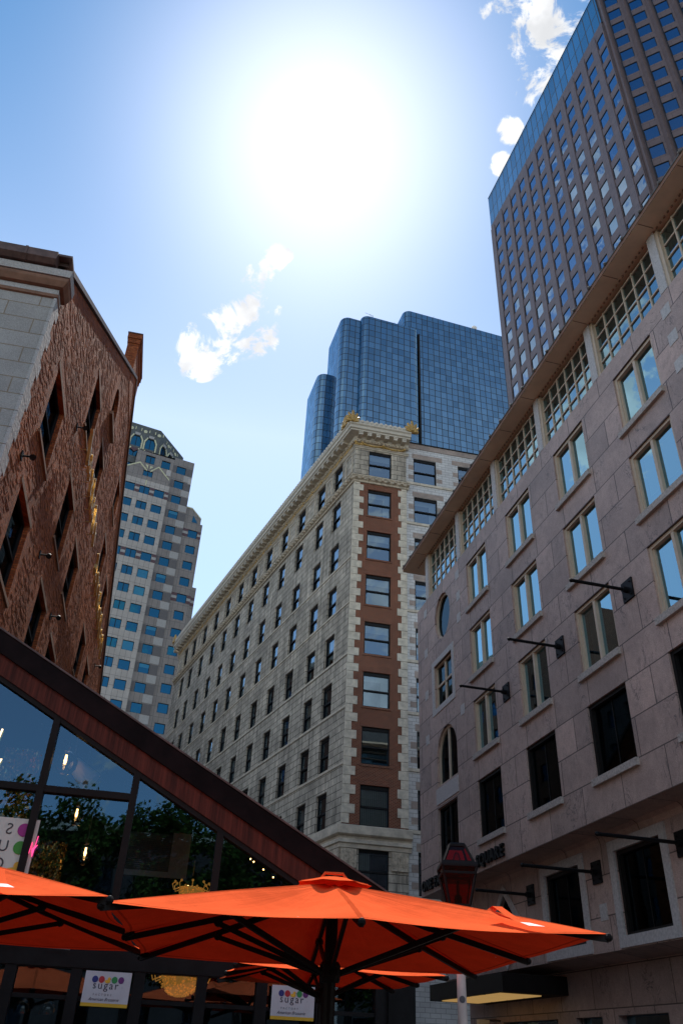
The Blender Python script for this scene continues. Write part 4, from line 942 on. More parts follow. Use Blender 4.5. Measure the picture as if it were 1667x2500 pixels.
# pointed gable over the near face, with cream edging
b = MB(); b.slab(YA, [(-10.4, 104.62), (-.4, 104.62), (-.4, 106.3), (-3.2, 109.0), (-5.2, 107.2), (-7.4, 108.9), (-10.4, 106.8)], -.02, .45, 0, [(-6.35, -4.13, 0, 0)] and [[(-6.3, 105.6), (-4.2, 105.6), (-4.2, 107.1), (-6.3, 107.1)]])
b.build('gable', M['greymid'], yt)
tw2 = tower_window(2.1, 1.5, M['teal'], True); tw2.put(yt, YA, -6.3, .1, 105.6)
q = MB(); 
for a, c_ in (((-10.4, 106.75), (-7.4, 108.85)), ((-7.4, 108.85), (-5.6, 107.2)), ((-4.8, 107.2), (-3.2, 108.95))): q.bar(YA.p(a[0], -.06, a[1]), YA.p(c_[0], -.06, c_[1]), .3, .1, up=YA.i) if False else q.slab(YA, [(a[0], a[1]-.32), (c_[0], c_[1]-.32), (c_[0], c_[1]+.05), (a[0], a[1]+.05)], -.08, .0)
q.slab(YA, [(-3.2, 108.62), (-.45, 106.0), (-.45, 106.36), (-3.2, 109.0)], -.08, 0)
q.slab(YA, [(-6.1, 109.0), (-5.45, 108.9), (-5.45, 107.9)], .42, .5); q.slab(YA, [(-5.0, 107.9), (-5.0, 108.85), (-4.3, 108.75)], .42, .5)
q.box(YA, -5.35, -5.1, -.05, .0, 103.2, 104.6)
q.build('cream_edging', M['cream'], yt)
b = MB(); b.slab(YA, [(4.6, 97.76), (8.3, 97.76), (8.3, 99.5), (6.0, 101.6), (4.6, 101.6)], 1.2, 1.6); b.build('gable', M['greymid'], yt)
q = MB(); q.slab(YA, [(4.6, 101.35), (6.0, 101.35), (8.3, 99.2), (8.3, 99.5), (6.0, 101.65), (4.6, 101.65)], 1.12, 1.2); q.build('cream_edging', M['cream'], yt)
q = MB(); q.slab(YA, [(6.3, 98.0), (7.6, 98.0), (6.5, 99.7)], 1.15, 1.2); q.build('window', M['teal'], yt)
# crown: front face and canted face with arched windows
CF = YA.sub(0, 2.2); K1 = -4.05; CK = YA.sub(K1, 2.2, 45)
b = MB()
def arch(cx, z0, w, h): return [(cx-w/2, z0), (cx+w/2, z0), (cx+w/2, z0+h*.62), (cx+w*.28, z0+h), (cx-w*.28, z0+h), (cx-w/2, z0+h*.62)]
fa = [-5.85, -9.05, -12.25]; ca = [2.3, 5.4, 8.5]
low = [(-7.0, -4.8, 111.5, 113.4), (-10.2, -8.0, 111.5, 113.4), (-10.2, -8.0, 107.6, 109.6)]
b.poly(CF, [(-20, 100), (K1, 100), (K1, 120.6), (-20, 120.6)], [arch(x, 114.4, 2.15, 2.9) for x in fa]+[rl(r) for r in low], 0, .3)
b.poly(CK, [(0, 100), (10.6, 100), (10.6, 120.6), (0, 120.6)], [arch(x, 114.4, 2.15, 2.9) for x in ca], 0, .3)
b.face([CK.p(10.6, 0, 95), CK.p(10.6, 8, 95), CK.p(10.6, 8, 120.6), CK.p(10.6, 0, 120.6)], 0, [(0, 0), (8, 0), (8, 25), (0, 25)])
b.face([CF.p(-20, 0, 120.6), CF.p(K1, 0, 120.6), CK.p(10.6, 0, 120.6), CK.p(10.6, 9, 120.6), CF.p(-20, 16, 120.6)], 0)
b.build('crown', M['crown'], yt)
for f, xs in ((CF, fa), (CK, ca)):
    for x in xs:
        p = MB(); p.poly(f, arch(x, 114.4, 2.15, 2.9), (), .2, 0, 0, reveal=False); o = p.build('window', M['teal'], yt)
        p = MB(); p.box(f, x-.06, x+.06, .12, .19, 114.4, 117.2); p.build('mullion', M['bronzew'], o)
for r in low: tower_window(2.2, r[3]-r[2], M['teal'], True).put(yt, CF, r[0], .12, r[2])
q = MB(); p = MB(); dk_ = MB()
for f, xs in ((CF, fa), (CK, ca)):
    for x in xs:
        for s_ in (-1, 1):
            A_ = [(x+s_*1.2, 113.9), (x+s_*1.5, 113.9), (x+s_*1.5, 116.35), (x+s_*.85, 117.65), (x+s_*.7, 117.3), (x+s_*1.2, 116.25)]
            q.slab(f, A_ if s_ > 0 else list(reversed(A_)), -.12, 0)
            V_ = [(x+s_*1.6, 112.6), (x+s_*1.6, 113.1), (x+s_*.9, 113.95), (x+s_*.75, 113.6)]
            q.slab(f, V_ if s_ > 0 else list(reversed(V_)), -.1, 0)
        p.box(f, x-.6, x+.6, -.14, 0, 117.45, 118.15)
        q.slab(f, circ(x+1.6, 119.0, .42, .42, 14), -.08, 0)
        for dx in (-.62, .62): q.box(f, x+1.6+dx*1.5-.09, x+1.6+dx*1.5+.09, -.08, 0, 118.9, 119.7) if f is CF or x < 8 else None
        dk_.slab(f, [(x-1.1, 113.85), (x, 112.7), (x+1.1, 113.85)], -.08, 0)
        dk_.slab(f, [(x-1.15, 111.45+2.4), (x-1.15, 111.45+2.0), (x-.1, 112.75)][::-1], -.06, 0)
q.build('cream_edging', M['cream'], yt); p.build('keystone', M['greylight'], yt); dk_.build('plum_cladding', M['plum'], yt)

# ================================================================== BRICK GABLE BUILDING (left)
BR = Fr(-4.26862, -.83747, -11.1)
bb = thing('brick_market_building', 'old brick gable building at left with grey granite front and peak chimney', 'building', tuple(BR.p(14.3, 0, 0)))
bwn = [(16.5, 18.4, 14.0, 16.1), (16.5, 18.4, 10.25, 12.4), (21.35, 23.2, 18.2, 20.4), (21.5, 23.35, 14.0, 16.15), (21.55, 23.4, 10.3, 12.47),
       (25.2, 26.95, 18.2, 20.5), (25.2, 27.1, 14.05, 16.05), (25.2, 27.2, 10.4, 12.47), (32.0, 33.5, 22.05, 23.7), (32.0, 33.6, 18.3, 20.45), (32.0, 33.9, 14.1, 16.05), (32.0, 33.9, 10.4, 12.47),
       (35.8, 37.6, 18.2, 20.4), (35.6, 37.5, 14.0, 16.1)]
archw = [(25.45, 22.06), (26.85, 22.06)]+circ(26.15, 23.1, .70, .68, 12, 0, pi, False)
b = MB()
b.poly(BR, [(14.26, 0), (44.8, 0), (44.8, 17.3), (29.55, 27.65), (14.26, 17.3)], [rl(r) for r in bwn]+[archw], 0, .22)
b.face([BR.p(44.8, 0, 0), BR.p(44.8, -20, 0), BR.p(44.8, -20, 17), BR.p(44.8, 0, 17)], 0) if False else None
rb_ = random.Random(2)
def inhole(u, z, w): return any(r[0]-w-.25 < u < r[1]+.2 and r[2]-.2 < z < r[3]+.35 for r in bwn) or (25.1-w < u < 27.2 and 21.9 < z < 24)
for k in range(14000):
    u = 14.7+abs(rb_.random()**1.25)*29.5; z = 6+rb_.random()*21; z = round(z/.074)*.074
    w = rb_.choice((.21, .21, .21, .42)); top_ = 17.1+(.677*(u-14.26) if u < 29 else .677*(44.4-u-w))
    if z+.1 > top_-.1 or inhole(u, z, w): continue
    b.box(BR, u, u+w, -.003-.006*rb_.random()**1.5, .01, z, z+.068, 0, skip='b')
b.build('gable_wall', M['brickold'], bb)
b = MB(); b.box(BR, 14.4, 44.6, .9, 20, 0, 17.0); b.hexa([BR.p(15, .9, 17), BR.p(44, .9, 17), BR.p(44, 1.4, 17), BR.p(15, 1.4, 17)], [BR.p(29, .9, 26.8), BR.p(30, .9, 26.8), BR.p(30, 1.4, 26.8), BR.p(29, 1.4, 26.8)]); b.build('interior', M['dark'], bb)
b = MB()
for a, c in (((14.2, 17.32), (29.55, 27.69)), ((29.55, 27.69), (44.9, 17.3))):
    b.slab(BR, [a, c, (c[0], c[1]+.16), (a[0], a[1]+.16)], -.07, .5)
b.build('gable_coping', M['copper'], bb)
b = MB()
for a, c in (((14.0, 17.1), (29.55, 27.6)), ((29.55, 27.6), (45.1, 17.1))):
    b.face([BR.p(a[0], .5, a[1]), BR.p(c[0], .5, c[1]), BR.p(c[0], 25, c[1]), BR.p(a[0], 25, a[1])], 0, [(0, 0), (18, 0), (18, 25), (0, 25)])
b.build('roof', M['roof'], bb)
b = MB(); b.box(BR, 27.9, 30.75, -.02, .48, 26.0, 28.35); b.box(BR, 27.86, 30.79, -.05, .51, 28.35, 28.62); b.box(BR, 27.82, 30.83, -.09, .55, 28.62, 28.90); b.build('chimney', M['brickold'], bb)
b = MB(); b.box(BR, 27.80, 30.85, -.11, .57, 28.901, 28.96); b.build('chimney_cap', M['copper'], bb)
def bwindow(w, h):
    def mk():
        f = MB(); t = .08
        for x0, x1, z0, z1 in ((0, t, 0, h), (w-t, w, 0, h), (t, w-t, h-t, h), (t, w-t, 0, t), (t, w-t, h*.5-.04, h*.5+.04)): f.box(LF, x0, x1, 0, .1, z0, z1)
        o = f.build('window', M['blackwin']); p = MB(); p.rect(LF, t, w-t, t, h-t, .06); p.build('pane', M['dglass'], o); return o
    return Proto(mk)
for a0, a1, z0, z1 in bwn:
    bwindow(a1-a0, z1-z0).put(bb, BR, a0, .12, z0)
    q = MB(); q.box(BR, a0-.16, a1+.18, -.012, .03, z1+.004, z1+.13); q.build('lintel', M['lintel'], bb)
    q = MB(); q.box(BR, a0-.10, a1+.12, -.05, .1, z0-.10, z0-.004); q.build('sill', M['lintel'], bb)
q = MB(); q.poly(BR, archw, (), .15, 0, 0, reveal=False); o = q.build('window', M['dglass'], bb)
q = MB(); q.box(BR, 25.2, 27.1, -.12, .1, 21.9, 22.05); q.build('sill', M['lintel'], bb)
# granite front
ST = Fr(*BR.p(14.3, 0, 0).xy, 79.7)
b = MB(); sw_ = [(-3.4-3.6*k, -1.9-3.6*k, z0, z0+2.2) for k in range(3) for z0 in (5, 9.2, 13.0)]
b.wall(ST, -14, 0, 0, 16.95, sw_, 0, .3, 0); b.build('granite_front', M['greyblock'], bb)
b = MB()
for a0, a1, z0, z1 in sw_: b.rect(ST, a0, a1, z0, z1, .28)
b.build('front_glass', M['lglass'], bb)
b = MB(); zc = 0; k = 0
while zc < 16.2:
    e = .36+.16*(k % 2)+random.uniform(-.05, .05); n = 6
    b.box(BR, 14.262, 14.3+e, -.05, .02, zc+.008, min(zc+.447, 16.25)); zc += .455; k += 1
b.build('quoins', M['greycut'], bb)
pth = [tuple(ST.p(-14, 0, 0).xy), tuple(ST.p(0, -.0, 0).xy), tuple(BR.p(14.75, 0, 0).xy)]
q = MB(); q.sweep(pth, [(0, 16.26), (.05, 16.28), (.06, 16.36), (0, 16.38)]); q.sweep(pth, [(0, 16.55), (.12, 16.57), (.2, 16.7), (.22, 16.78), (0, 16.80)]); q.build('moulding', M['brownstone'], bb)
q = MB(); q.sweep(pth, [(.0, 16.80), (.24, 16.81), (.26, 17.02), (.0, 17.05)]); q.sweep(pth, [(.0, 16.38), (.035, 16.39), (.035, 16.54), (0, 16.55)]); q.build('cornice', M['greycut'], bb)
q = MB(); gp = [tuple(ST.p(-14, 0, 0).xy), tuple(ST.p(-.15, 0, 0).xy)]
q.sweep(gp, [(.1, 17.06), (.32, 17.07), (.42, 17.18), (.44, 17.40), (.40, 17.42), (.1, 17.42)])
for k in range(9): q.sweep([tuple(ST.p(-.9-1.4*k, 0, 0).xy), tuple(ST.p(-.84-1.4*k, 0, 0).xy)], [(.1, 17.05), (.33, 17.055), (.435, 17.17), (.455, 17.41), (.40, 17.44), (.1, 17.44)])
q.box(ST, -.9, .16, -.30, .3, 17.43, 17.50)
q.build('gutter', M['copper'], bb)

def floodlight(u, z, label):
    t = thing('floodlight', label, 'floodlight', BR.p(u, 0, z), 'floodlights on the brick gable')
    q = MB(); q.box(BR, u-.08, u+.08, -.03, -.002, z-.1, z+.1); q.tube([BR.p(u, -.02, z), BR.p(u, -.28, z+.02)], .025, 6); q.build('bracket', M['black'], t)
    q = MB(); q.tube([BR.p(u+.10, -.24, z+.06), BR.p(u+.03, -.25, z+.03), BR.p(u-.10, -.28, z-.07)], [.04, .06, .075], 10); q.build('head', M['black'], t)
floodlight(20.35, 17.25, 'black floodlight on the brick gable just above the start of the gold letters')
floodlight(15.73, 12.63, 'black floodlight on the brick gable near the granite corner')
floodlight(20.34, 12.70, 'black floodlight on the brick gable between the first and second window columns, lower row')
floodlight(24.25, 12.72, 'black floodlight low on the brick gable beside the third window column')
floodlight(39.20, 17.24, 'small black floodlight past the far end of the gold letters')
# gold script letters seen edge-on
gs_ = thing('gold_letter_sign', 'row of gold script letters standing out from the brick gable, seen almost edge-on', 'sign', BR.p(21.3, 0, 17.1))
rl_ = random.Random(5)
def script_letter(u, w, tall, kind):
    """open script stroke: down-stroke, bowl and exit flick, with real depth out from the wall"""
    z1 = 18.02 if tall else 17.80; z0 = 17.12; q = MB()
    A_ = [(u, z1-.06), (u+w*.10, z1), (u+w*.22, z1-.08), (u+w*.55, (z0+z1)/2), (u+w*.85, z0+.06), (u+w, z0), (u+w*1.08, z0+.10)]
    B_ = {0: [(u+w*.55, (z0+z1)/2+.02), (u+w*.80, z0+.50), (u+w*.95, z0+.34)], 1: [(u+w*.05, z0+.40), (u+w*.02, z0+.22), (u+w*.25, z0+.04), (u+w*.5, z0+.12)], 2: [(u+w*.35, z0+.62), (u+w*.7, z0+.66), (u+w*.9, z0+.45), (u+w*.75, z0+.28)]}[kind]
    for pts in (A_, B_):
        for (a, b_), (c, d) in zip(pts, pts[1:]):
            L = math.hypot(c-a, d-b_); nx, nz_ = -(d-b_)/L*.032, (c-a)/L*.032
            lp_ = [(a+nx, b_+nz_), (a-nx, b_-nz_), (c-nx, d-nz_), (c+nx, d+nz_)]
            q.slab(BR, lp_, -.33, -.23)
    q.tube([BR.p(u+w*.5, 0, z0+.3), BR.p(u+w*.5, -.22, z0+.3)], .015, 5)
    q.build('letter', M['goldletter'], gs_)
u = 21.3
for n_, (w, tall) in enumerate(((.95, 1), (.70, 0), (.74, 0), (.70, 1), (.72, 0), (.70, 1), (.80, 0))): script_letter(u, w*.8, tall, n_ % 3); u += w+.13
u = 29.3
for n_, (w, tall) in enumerate(((1.0, 1), (.95, 0), (.95, 0), (.95, 1), (.95, 0), (1.0, 1), (.95, 0), (1.0, 1))): script_letter(u, w*.8, tall, (n_+1) % 3); u += w+.15
# ================================================================== GLASS-FRONTED RESTAURANT (lower left)
RS = Fr(1.09, 15.46, 78.5); EYE = Vector((0, 0, 1.6))
def zr(u): return 4.08-.527*u
def deep(u, z, y):
    """the point at depth y behind the glass on the line of sight through (u, z)"""
    a = RS.p(u, 0, z)-EYE; k = a.dot(RS.i); t_ = 1+y/k; return EYE+a*t_
rt = thing('glass_restaurant', 'glass-fronted restaurant pavilion with a sloping brown metal roof edge, lower left', 'restaurant', RS.p(0, 0, 0))
U0, U1, DEP = -9.6, .36, 12.0
def band(y0, y1, d0, d1, name, mat, u0=U0, u1=U1):
    q = MB(); P = [RS.p(u0, y0, zr(u0)-d1), RS.p(u1, y0, zr(u1)-d1), RS.p(u1, y1, zr(u1)-d1), RS.p(u0, y1, zr(u0)-d1)]; T = [RS.p(u0, y0, zr(u0)-d0), RS.p(u1, y0, zr(u1)-d0), RS.p(u1, y1, zr(u1)-d0), RS.p(u0, y1, zr(u0)-d0)]
    q.hexa(P, T)
    # fascia texture runs along the slope
    return q.build(name, mat, rt)
band(-.01, .3, 0, .40, 'roof_edge', M['cap'])
q = MB(); s = (U1-U0)
q.face([RS.p(U0, .05, zr(U0)-.75), RS.p(U1, .05, zr(U1)-.75), RS.p(U1, .05, zr(U1)-.401), RS.p(U0, .05, zr(U0)-.401)], 0, [(U0, 0), (U1, 0), (U1, .35), (U0, .35)])
q.face([RS.p(U0, .05, zr(U0)-.75), RS.p(U0, .2, zr(U0)-.75), RS.p(U1, .2, zr(U1)-.75), RS.p(U1, .05, zr(U1)-.75)])
q.build('fascia', M['fascia'], rt)
q = MB(); q.bar(RS.p(U0, -.02, zr(U0)+.012), RS.p(U1, -.02, zr(U1)+.012), .03, .03); q.build('drip_edge', M['copper'], rt)
band(.08, .24, .74, .845, 'head_frame', M['bronze'])
MU = [-9.3, -7.72, -6.14, -4.57, -2.98, -1.4, .1]
for u in MU:
    q = MB(); w = .06
    q.box(RS, u-w, u+w, .06, .24, 3.5, zr(u)-.82 if u < 0 else 3.7); q.build('mullion', M['bronze'], rt)
q = MB()
for a_, b_ in zip(MU[:3], MU[1:4]): q.box(RS, a_+.06, b_-.06, .07, .23, 5.22, 5.33)
q.build('transom', M['bronze'], rt)
for i, (a_, b_) in enumerate(zip(MU, MU[1:])):
    top = [(b_-.05, zr(b_)-.84), (a_+.05, zr(a_)-.84)]
    lo = 3.48
    if top[0][1] < 3.6: continue
    tiers = [[(a_+.05, lo), (b_-.05, lo), (b_-.05, 5.24), (a_+.05, 5.24)], [(a_+.05, 5.30), (b_-.05, 5.30)]+top] if i < 3 else [[(a_+.05, lo), (b_-.05, lo)]+top]
    for tr_ in tiers:
        q = MB(); q.poly(RS, tr_, (), .16+.003*i, 0, 0, reveal=False); q.build('pane', M['rglass'], rt)
# roof with skylight slots
q = MB()
def sloped(u0, u1, y0, y1):
    q.hexa([RS.p(u0, y0, zr(u0)-.26), RS.p(u1, y0, zr(u1)-.26), RS.p(u1, y1, zr(u1)-.26), RS.p(u0, y1, zr(u0)-.26)], [RS.p(u0, y0, zr(u0)-.05), RS.p(u1, y0, zr(u1)-.05), RS.p(u1, y1, zr(u1)-.05), RS.p(u0, y1, zr(u0)-.05)])
us = [(-6.9, -5.3), (-4.9, -3.3), (-2.9, -1.3)]
y = .3
for k in range(8):
    y1 = y+.75 if k else y+.55
    sloped(U0, U1, y, y1)
    prev = U0
    for a_, b_ in us: sloped(prev, a_, y1, y1+.5); prev = b_
    sloped(prev, U1, y1, y1+.5); y = y1+.5
sloped(U0, U1, y, DEP); q.build('roof', M['bronze'], rt)
q = MB()
for a_, b_ in us: q.face([RS.p(a_-.05, .4, zr(a_-.05)-.15), RS.p(b_+.05, .4, zr(b_+.05)-.15), RS.p(b_+.05, y, zr(b_+.05)-.15), RS.p(a_-.05, y, zr(a_-.05)-.15)])
q.build('skylight', M['globe'], rt)
q = MB(); q.box(RS, U0, .0, .0, .5, 2.63, 3.5); q.build('beam', M['black'], rt)
q = MB(); q.tube([RS.p(-9, -.12, 2.90), RS.p(-5.9, -.12, 2.885)], .014, 6); q.tube([RS.p(-5.55, -.12, 2.87), RS.p(-5.1, -.12, 2.862)], .014, 6); q.build('rail', M['railm'], rt)
LWn = [(-5.84-.985*k, -5.03-.985*k) for k in range(1, 4)]+[(-5.84, -5.03), (-4.86, -4.07), (-3.89, -3.08), (-2.91, -2.12), (-1.94, -1.14), (-.96, -.14)]
q = MB(); q.wall(RS, U0, .06, 0, 2.63, [(a_, b_, .5, 2.615) for a_, b_ in LWn], .02, .16); q.build('lower_frame', M['black'], rt)
for a_, b_ in LWn:
    q = MB(); q.box(RS, a_, b_, .06, .14, 2.2, 2.26); q.build('glazing_bar', M['black'], rt)
    q = MB(); q.rect(RS, a_, b_, .5, 2.615, .13); q.build('pane', M['rglass'], rt)
q = MB(); q.box(RS, .06, .52, -.05, .4, 0, 3.95); q.box(RS, .3, .36, .4, DEP, 0, 3.85); q.build('corner_post', M['black'], rt)
q = MB(); q.slab(RS, [(U0, 0), (.3, 0), (.3, zr(.3)-.3), (U0, zr(U0)-.3)], 9.0, 9.2); q.box(RS, U0, .3, .5, 9, .008, .03); q.build('back_wall', M['dark'], rt)

# --- things inside the restaurant
def pendant(u, z, y, r, label):
    c = deep(u, z, y); t = thing('pendant_bulb', label, 'pendant lamp', c, 'clear globe bulbs in the restaurant')
    uu = (c-RS.o).dot(RS.d); top = max(c.z+.8, zr(uu)-.3)
    q = MB(); q.tube([c+Vector((0, 0, r*.9)), c+Vector((0, 0, top-c.z))], .012, 5); q.build('cord', M['greyink'], t)
    q = MB(); q.lathe(c+Vector((0, 0, r*.88)), [(r*.22, 0), (r*.24, r*.35), (r*.1, r*.5)], 10); q.build('socket', M['copper'], t)
    q = MB(); q.ball(c, r, 18); q.build('globe', M['globe'], t, smooth=True)
    q = MB(); q.tube([c+Vector((0, 0, r*.6)), c+Vector((0, 0, -.1*r))], r*.10, 6); q.ball(c+Vector((0, 0, r*.15)), r*.13, 8, sz=1.8); q.build('filament', M['filament'], t)
pendant(-5.83, 5.72, .9, .235, 'large clear globe bulb with a glowing filament high behind the upper glass')
pendant(-5.45, 4.86, 2.4, .21, 'clear globe bulb just under the dark transom of the restaurant glass')
pendant(-5.18, 4.26, 3.0, .22, 'lowest clear globe bulb, deep inside the dark restaurant pane')
c = deep(-5.52, 5.55, 1.3); t = thing('ceiling_spotlight', 'tapered white lamp housing beside the large globe bulb', 'spotlight', c)
q = MB(); q.tube([c+RS.d*-.18+Vector((0, 0, .2)), c+RS.d*.22+Vector((0, 0, -.14))], [.13, .21], 14); q.build('housing', M['paper'], t, smooth=True)
q = MB(); q.tube([c+RS.d*-.18+Vector((0, 0, .2)), c+RS.d*-.22+Vector((0, 0, 1.2))], .015, 5); q.build('stem', M['greyink'], t)
def tins(u0, u1, z0, z1, y, label):
    q = MB(); n = 14
    for i in range(n):
        a = u0+(u1-u0)*i/n; b_ = u0+(u1-u0)*(i+1)/n; ya = y+.05*(i % 2); yb = y+.05*((i+1) % 2); zb = z0+.12*random.random()
        q.face([RS.p(a, ya, zb), RS.p(b_, yb, zb), RS.p(b_, yb, z1), RS.p(a, ya, z1)], 0, [(a, zb), (b_, zb), (b_, z1), (a, z1)])
    tag(q.build('tinsel_curtain', M['tinsel']), label, 'curtain')
tins(-7.15, -6.45, 4.9, 6.35, 1.6, 'hanging gold tinsel curtain behind the upper left restaurant glass')
tins(-6.95, -6.6, 4.75, 5.35, .9, 'narrow strip of gold tinsel hanging under the transom above the pale banner')
tins(-9.0, -7.35, 5.2, 7.0, .8, 'wide bronze tinsel drape at the extreme left edge of the restaurant glass')
tins(-6.6, -5.75, 3.4, 5.0, 3.0, 'dim gold tinsel curtain deep behind the lower restaurant pane')
# banner seen from behind: mirrored letters and coloured dots
bn = thing('hanging_banner', 'pale hanging banner seen from behind with mirrored letters S U G and coloured dots', 'banner', RS.p(-6.6, .13, 3.3))
q = MB(); q.box(RS, -7.3, -6.02, .125, .135, 3.25, 4.76); q.build('cloth', M['panelw'], bn)
for ch, z in (('S', 4.50), ('U', 4.23), ('G', 3.96)):
    q = MB(); q.text(ch, .25, .004, lambda c_: RS.p(-6.42-c_.x, .12, z+c_.y)); q.build('letter', M['greyink'], bn)
q = MB(); q.text('F', .16, .004, lambda c_: RS.p(-6.86-c_.x, .12, 4.45+c_.y)); q.build('letter', M['greyink'], bn)
for z, mtn in ((4.58, 'magenta'), (4.30, 'leafg')):
    q = MB(); q.slab(RS, circ(-6.24, z, .105, .105, 20), .113, .124); q.build('dot', M[mtn], bn)
def duck(fr, u, y, z, s, parent, mtn='yellow'):
    q = MB(); q.slab(fr, circ(u-.05*s, z-.18*s, .42*s, .24*s, 18), y, y+.006); q.slab(fr, circ(u+.14*s, z+.18*s, .22*s, .22*s, 16), y-.002, y+.004); q.slab(fr, [(u-.5*s, z-.05*s), (u-.25*s, z-.2*s), (u-.3*s, z+.02*s)], y-.001, y+.005)
    o = q.build('duck', M[mtn], parent); q = MB(); q.slab(fr, [(u+.33*s, z+.12*s), (u+.50*s, z+.15*s), (u+.33*s, z+.22*s)], y-.003, y+.003); q.build('beak', M['red'], o)
duck(RS, -6.25, .112, 3.98, .26, bn)
def neon(pts, y, mat, label, r=.016):
    q = MB(); q.tube([RS.p(a, y, b_) for a, b_ in pts], r, 6); tag(q.build('neon_script', M[mat]), label, 'neon sign')
neon([(-7.02, 6.22), (-7.05, 6.0), (-7.10, 5.85), (-7.06, 5.80)], .11, 'whiteneon', 'tall stroke of warm white neon script at the left edge of the glass')
neon([(-7.0, 5.83), (-7.08, 5.87), (-7.12, 5.75), (-7.05, 5.68), (-7.0, 5.78), (-7.02, 5.62), (-6.97, 5.66), (-6.99, 5.52), (-6.93, 5.62), (-6.90, 5.70), (-6.95, 5.68), (-6.96, 5.50), (-6.88, 5.46)], .11, 'whiteneon', 'curly warm white neon script below the tall stroke at the left edge')
neon([(-5.99, 4.50), (-6.02, 4.18), (-6.03, 4.30), (-5.97, 4.36), (-6.04, 4.24), (-6.06, 4.40), (-6.08, 4.22), (-6.12, 4.30), (-6.10, 4.46), (-6.13, 4.30), (-6.16, 4.20)], .09, 'pinkneon', 'pink neon script squiggle at the right edge of the pale banner', .007)
# grey panel built in place of a mirrored building, then chandeliers
t = thing('mirrored_building_panel', 'grey slatted panel standing in for a building mirrored in the middle restaurant pane', 'panel', deep(-4.0, 4.0, 2.2))
a_, b_ = deep(-4.55, 4.02, 2.2), deep(-3.47, 4.74, 2.2); ua, ub = (a_-RS.o).dot(RS.d), (b_-RS.o).dot(RS.d)
q = MB(); q.box(RS, ua, ub-.36, 2.25, 2.3, a_.z+.1, b_.z-.04)
for k in range(18): z = a_.z+.12+(b_.z-a_.z-.2)*k/18; q.box(RS, ua+.02, ub-.38, 2.22, 2.25, z, z+.028)
q.build('slats', M['greyink'], t)
q = MB(); q.box(RS, ub-.358, ub, 2.24, 2.3, a_.z, b_.z); q.box(RS, ua, ub-.36, 2.24, 2.3, a_.z, a_.z+.098); q.build('border', M['blind'], t)
def chandelier(c, r, label):
    t = thing('chandelier', label, 'chandelier', c); rr = random.Random(3)
    q = MB(); q.tube([c+Vector((0, 0, r)), c+Vector((0, 0, r*2.2))], .012, 5); q.build('stem', M['gold'], t)
    q = MB(); q.lathe(c, [(r*.2, -r*.75), (r*.7, -r*.5), (r*.95, 0), (r, .12*r), (r*.96, .14*r)], 16); q.build('basket', M['crystal'], t)
    q = MB()
    for k in range(170):
        a = rr.random()*2*pi; e = -rr.random()*pi/2*.95; q.ball(c+Vector((r*1.05*cos(a)*cos(e), r*1.05*sin(a)*cos(e), r*.8*sin(e)+.02)), r*.055, 5)
    q.build('beads', M['crystal'], t)
    q = MB()
    for k in range(9):
        a = 2*pi*k/9; d = Vector((cos(a), sin(a), 0)); q.tube([c+d*r*.9+Vector((0, 0, .1*r)), c+d*r*1.4+Vector((0, 0, -.1*r)), c+d*r*1.55+Vector((0, 0, .3*r)), c+d*r*1.35+Vector((0, 0, .45*r))], r*.04, 5)
        q.ball(c+d*r*1.35+Vector((0, 0, .5*r)), r*.10, 6)
    q.build('arms', M['crystal'], t)
    q = MB()
    for k in range(14): a = rr.random()*6.28; q.ball(c+Vector((r*.6*cos(a), r*.6*sin(a), -.1*r+.3*r*rr.random())), r*.05, 5)
    q.build('bulbs', M['filament'], t)
chandelier(deep(-3.34, 2.56, .75), .33, 'gold bead chandelier glowing in the lower window between the two posters')
chandelier(deep(-3.36, 3.86, 1.4), .23, 'gold chandelier arms showing just above the big umbrella behind the glass')
t = thing('string_lights', 'short string of tiny warm bulbs under the roof edge at the right end', 'string lights', deep(-2.4, 4.4, .5))
q = MB(); q.tube([deep(-2.55, 4.50, .5), deep(-2.2, 4.28, .5), deep(-1.7, 4.0, .5)], .004, 4); q.build('wire', M['greyink'], t)
for u, z in ((-2.42, 4.42), (-2.36, 4.38), (-2.18, 4.27), (-2.0, 4.16)):
    q = MB(); q.ball(deep(u, z, .5), .014, 6); q.build('bulb', M['filament'], t)
for u, lab in ((-5.25, 'glass cake dome on the counter behind the lowest left window'), (-5.62, 'smaller glass dome left of the cake dome at the bottom of the window')):
    c = deep(u, 2.10, .7); q = MB(); q.lathe(c+Vector((0, 0, -.12)), [(.13, 0), (.13, .1), (.09, .17), (.02, .20), (.02, .24), (0, .25)], 14); tag(q.build('cake_dome', M['globe'], smooth=True), lab, 'glass dome')
